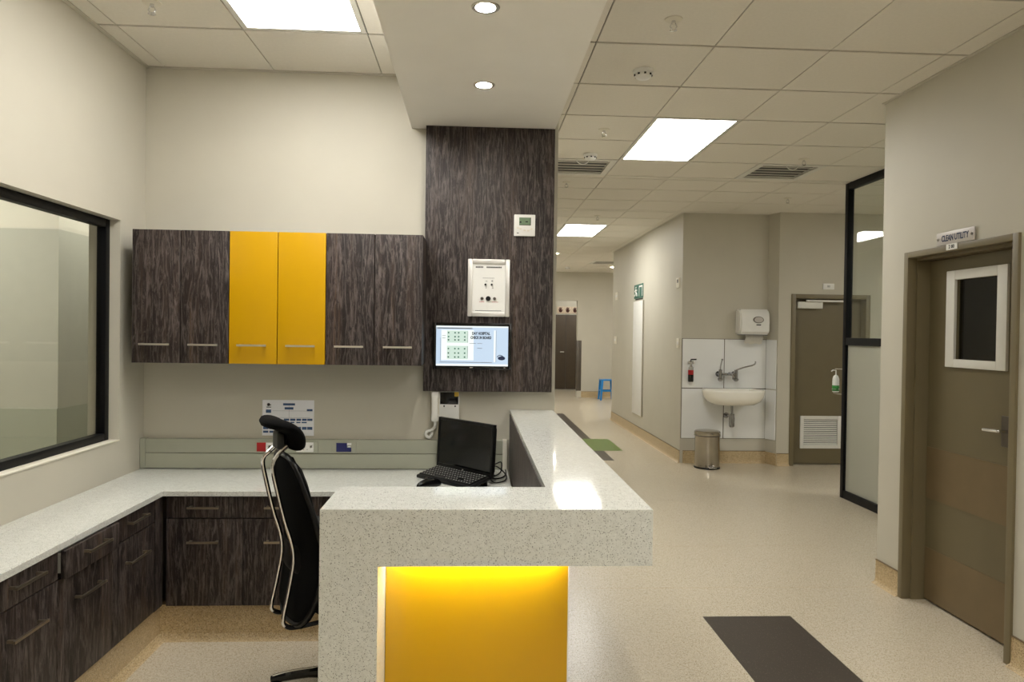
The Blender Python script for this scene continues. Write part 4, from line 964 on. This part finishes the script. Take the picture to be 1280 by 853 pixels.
for i, pts in enumerate([[(.10, 3.86, .80), (.13, 3.93, .80), (.17, 3.98, .765), (.188, 3.9, .75), (.17, 3.78, .75), (.12, 3.74, .75), (.09, 3.80, .76)],
                         [(.06, 3.87, .82), (.12, 3.98, .80), (.165, 4.05, .80), (.16, 4.0, .755), (.12, 3.9, .75), (.10, 3.82, .755)],
                         [(.08, 3.86, .79), (.11, 3.84, .753), (.155, 3.86, .75), (.185, 3.95, .75), (.19, 4.06, .755)], [(-.15, 4.04, .80), (-.10, 4.03, .765), (-.03, 4.0, .752), (.03, 4.0, .75)]]):
    obj('cable', tube(B(), smooth_path(pts, 6), .0035, 6), 'black_plastic', mo)
kdir = Vector((.68, -.73, 0)).normalized(); kfw = Vector((.73, .68, 0)).normalized(); kn0 = Vector((-.297, 3.886, 0))
kb = thing('keyboard', 'black keyboard in front of the monitor', 'keyboard', (-.11, 3.78, WT))
def kbox(bm, a0, a1, b0, b1, z0, z1, bev=0):
    b2 = box(B(), a0, a1, b0, b1, z0, z1, bev)
    for v in b2.verts:
        p = kn0+kdir*v.co.x+kfw*v.co.y; v.co = Vector((p.x, p.y, v.co.z+max(0, v.co.y)*.2))
    bmesh.ops.recalc_face_normals(b2, faces=b2.faces[:]); me = bpy.data.meshes.new('tmp'); b2.to_mesh(me); b2.free(); bm.from_mesh(me); bpy.data.meshes.remove(me); return bm
obj('case', kbox(B(), 0, .42, 0, .145, WT+.002, WT+.018, .003), 'black_plastic', kb)
for s in (.03, .39): obj('foot', kbox(B(), s-.02, s+.02, .125, .135, WT-.0255, WT+.004), 'black_plastic', kb)
keys = B(); prints = B()
for r in range(6):
    n = 20; y = .012+r*.0215
    for k in range(n):
        x = .012+k*.0198
        if r == 0 and 5 < k < 10: continue
        if k in (14, 15) and r in (1,): continue
        kbox(keys, x, x+.0165, y, y+.0175, WT+.018, WT+.0255); kbox(prints, x+.004, x+.009, y+.009, y+.013, WT+.0255, WT+.0259)
kbox(keys, .012+6*.0198, .012+10*.0198-.003, .012, .0295, WT+.018, WT+.0255)
ko = obj('keys', keys, 'key_black', kb, smooth=0); ko['kind'] = 'stuff'
pr_ = obj('key_marks', prints, 'white_plastic', kb, smooth=0); pr_['kind'] = 'stuff'
ms = thing('computer_mouse', 'black computer mouse left of the keyboard', 'mouse', (-.22, 3.63, WT))
bm = B(); mcx, mcy = -.215, 3.648
bmesh.ops.create_uvsphere(bm, u_segments=20, v_segments=12, radius=1)
for v in bm.verts:
    z = max(v.co.z, -.35); c_, s_ = math.cos(-.5), math.sin(-.5); a, b_ = v.co.x*.066, v.co.y*.038
    v.co = Vector((mcx+a*c_-b_*s_*-1*-1, mcy-a*s_*-1*-1+b_*c_, WT+.0125+z*.034))
obj('shell', bm, 'black_glossy', ms, smooth=60)
obj('wheel', tube(B(), [(mcx-.02, mcy+.006, WT+.046), (mcx-.01, mcy+.002, WT+.047)], .005, 8), 'dark_steel', ms)

# ------------------------------------------------------------------ office chair
CH0 = Vector((-.735, 2.925, 0)); cf_ = Vector((.87, .49, 0)).normalized(); cl_ = Vector((-.49, .87, 0)).normalized()
ch = thing('office_chair', 'black mesh office chair with headrest and chrome back frame', 'chair', (CH0+cf_*.28))
def cp_(u, v, z): p = CH0+cf_*u+cl_*v; return Vector((p.x, p.y, z))
def rounded_pad(w0, w1, h0, h1, thick, ufun, n=12, m=14, vfun=None, pw=3.5):
    """curved cushion: lateral v, height z; ufun(v, z) = forward offset of its middle; superellipse outline"""
    bm = B(); front, back = [], []
    for i in range(m+1):
        t = i/m; ang = -1+2*t
        for lst, s in ((front, 1), (back, -1)):
            row = []
            for k in range(n+1):
                q_ = -1+2*k/n
                zz = ang; ww = (w0+(w1-w0)*t)/2
                lim = (1-abs(zz)**pw)**(1/pw) if abs(zz) < 1 else 0
                v = ww*q_*max(lim, .55); z = h0+(h1-h0)*t
                edge = max(abs(q_), abs(zz)); th = thick/2*(1-edge**6)**.5 if edge < 1 else 0
                row.append(bm.verts.new(cp_(ufun(v, z)+s*th, v, z)))
            lst.append(row)
    for rows_, flip in ((front, 0), (back, 1)):
        for A, Bq in zip(rows_, rows_[1:]):
            for k in range(n):
                f_ = (A[k], A[k+1], Bq[k+1], Bq[k]); bm.faces.new(f_[::-1] if flip else f_)
    bmesh.ops.remove_doubles(bm, verts=bm.verts[:], dist=1e-5)
    bmesh.ops.recalc_face_normals(bm, faces=bm.faces[:]); return bm
def spine(z):   # forward offset of the back frame tubes at height z
    P = [(.33, -.03), (.38, -.045), (.50, -.02), (.62, .0), (.70, -.008), (.785, -.034), (.90, -.062), (1.006, -.082), (1.04, -.07), (1.077, -.02)]
    for (a, b_), (c_, d_) in zip(P, P[1:]):
        if a <= z <= c_: return b_+(d_-b_)*(z-a)/(c_-a)
    return P[0][1] if z < P[0][0] else P[-1][1]
for s in (-1, 1):
    obj('frame_foot', tube(B(), smooth_path([cp_(.24, s*.085, .375), cp_(.10, s*.088, .365), cp_(.0, s*.09, .365), cp_(-.03, s*.09, .38)], 4), .0095, 8), 'black_plastic', ch)
    pts = [cp_(-.01, s*.09, .368), cp_(-.035, s*.09, .385)]+[cp_(spine(z), s*(.09-.02*(z-.4)), z) for z in (.42, .50, .62, .70, .785, .90, 1.0)]+[cp_(-.06, s*.06, 1.04), cp_(-.02, s*.055, 1.075)]
    obj('back_tube', tube(B(), smooth_path(pts, 5), .0085, 10), 'chrome', ch)
back = lambda v, z: .036+spine(min(max(z, .4), 1.0))*.75+.9*v*v
obj('backrest', rounded_pad(.48, .42, .37, 1.04, .055, back), 'black_fabric', ch, smooth=60)
rim = []
for i in range(40):
    a = 2*math.pi*i/40; zz = math.sin(a); t = (zz+1)/2; ww = (.48+(.42-.48)*t)/2; z = .37+.67*t; v = ww*math.copysign(abs(math.cos(a))**.55, math.cos(a))
    rim.append(cp_(back(v, z)-.004, v, z))
obj('back_rim', tube(B(), rim, .011, 8, True), 'black_plastic', ch)
obj('lumbar_pad', rounded_pad(.30, .30, .56, .70, .04, lambda v, z: back(v, z)-.012, 8, 8), 'black_plastic', ch, smooth=60)
def headrest():
    bm = B(); ctr_ = smooth_path([Vector((-.062, 0, 1.168)), Vector((-.02, 0, 1.163)), Vector((.022, 0, 1.142)), Vector((.046, 0, 1.105)), Vector((.05, 0, 1.055))], 4)
    rings = []; n = 14; H = .14
    for k in range(n+1):
        q_ = -1+2*k/n; v = q_*H; e_ = (1-abs(q_)**4)**.5
        ring = []; up_, lo_ = [], []
        m_ = len(ctr_)
        for i_, c_ in enumerate(ctr_):
            t_ = (ctr_[min(i_+1, m_-1)]-ctr_[max(i_-1, 0)]).normalized(); nn = Vector((-t_.z, 0, t_.x)); nn = nn if nn.x+nn.z > 0 else -nn
            p_ = -1+2*i_/(m_-1); th = .024*max(.12, (1-abs(p_)**5)**.5)*max(.2, e_)
            c2 = ctr_[m_//2].lerp(c_, .55+.45*e_); w_ = 1.3*v*v
            up_.append((c2.x+nn.x*th+w_-.045, c2.z+nn.z*th)); lo_.append((c2.x-nn.x*th+w_-.045, c2.z-nn.z*th))
        for a_, z_ in up_+lo_[::-1]: ring.append(bm.verts.new(cp_(a_, v, z_)))
        rings.append(ring)
    N_ = len(rings[0])
    for A, Bq in zip(rings, rings[1:]):
        for k in range(N_): bm.faces.new((A[k], A[(k+1) % N_], Bq[(k+1) % N_], Bq[k]))
    bm.faces.new(rings[0]); bm.faces.new(rings[-1][::-1]); bmesh.ops.recalc_face_normals(bm, faces=bm.faces[:]); return bm
obj('headrest', headrest(), 'black_fabric', ch, smooth=70)
obj('headrest_bracket', rounded_pad(.13, .12, 1.05, 1.14, .035, lambda v, z: -.035, 6, 6), 'black_plastic', ch, smooth=60)
# seat
bm = B(); st_pts = []
for i in range(28):
    a = 2*math.pi*i/28; st_pts.append((math.copysign(abs(math.cos(a))**.6, math.cos(a))*.245, math.copysign(abs(math.sin(a))**.6, math.sin(a))*.245))
rings = []
for sc_, z in [(.9, .405), (.98, .415), (1, .44), (.98, .462), (.9, .475), (.6, .478)]:
    rings.append([bm.verts.new(cp_(.315+a*sc_, b_*sc_, z)) for a, b_ in st_pts])
for A, Bq in zip(rings, rings[1:]):
    for k in range(28): bm.faces.new((A[k], A[(k+1) % 28], Bq[(k+1) % 28], Bq[k]))
bm.faces.new(rings[0][::-1]); bm.faces.new(rings[-1]); bmesh.ops.recalc_face_normals(bm, faces=bm.faces[:])
obj('seat', bm, 'black_fabric', ch, smooth=60)
bm = B(); b2 = [cp_(u, v, 0) for u, v in ((.2, -.09), (.42, -.09), (.42, .09), (.2, .09))]
prism(bm, [(p.x, p.y) for p in b2], .33, .405); obj('mechanism', bm, 'black_plastic', ch, smooth=0)
for s in (-1, 1):
    am = obj('armrest', tube(B(), smooth_path([cp_(.26, s*.21, .40), cp_(.25, s*.275, .44), cp_(.23, s*.285, .56), cp_(.22, s*.28, .645)], 5), .016, 10), 'black_plastic', ch)
    bm = B(); tube(bm, [cp_(.10, s*.28, .66), cp_(.2, s*.285, .665), cp_(.34, s*.28, .66)], [.022, .03, .022], 12)
    obj('arm_pad', bm, 'black_plastic', am)
obj('gas_lift', cyl(B(), cp_(.31, 0, .08), cp_(.31, 0, .34), .026, .022), 'black_plastic', ch)
obj('hub', cyl(B(), cp_(.31, 0, .065), cp_(.31, 0, .13), .045, .038), 'black_plastic', ch)
ctr = cp_(.31, 0, 0)
for k in range(5):
    a = math.radians(183+72*k); d = Vector((math.cos(a), math.sin(a), 0))
    lg = obj('base_leg', tube(B(), smooth_path([ctr+d*.03+Vector((0, 0, .092)), ctr+d*.14+Vector((0, 0, .088)), ctr+d*.28+Vector((0, 0, .075)), ctr+d*.365+Vector((0, 0, .058))], 4), [.024]*6+[.019]*4+[.016]*3, 10), 'black_glossy', ch)
    obj('leg_trim', tube(B(), smooth_path([ctr+d*.05+Vector((0, 0, .113)), ctr+d*.14+Vector((0, 0, .109)), ctr+d*.28+Vector((0, 0, .094)), ctr+d*.36+Vector((0, 0, .075))], 4), .005, 6), 'chrome', lg)
    sdv = Vector((-d.y, d.x, 0)); cc = ctr+d*.35+Vector((0, 0, .026))
    bm = B(); cyl(bm, cc-sdv*.022, cc-sdv*.006, .026); cyl(bm, cc+sdv*.006, cc+sdv*.022, .026); cyl(bm, cc+Vector((0, 0, .0)), cc+Vector((0, 0, .045)), .008)
    obj('castor', bm, 'black_plastic', lg)
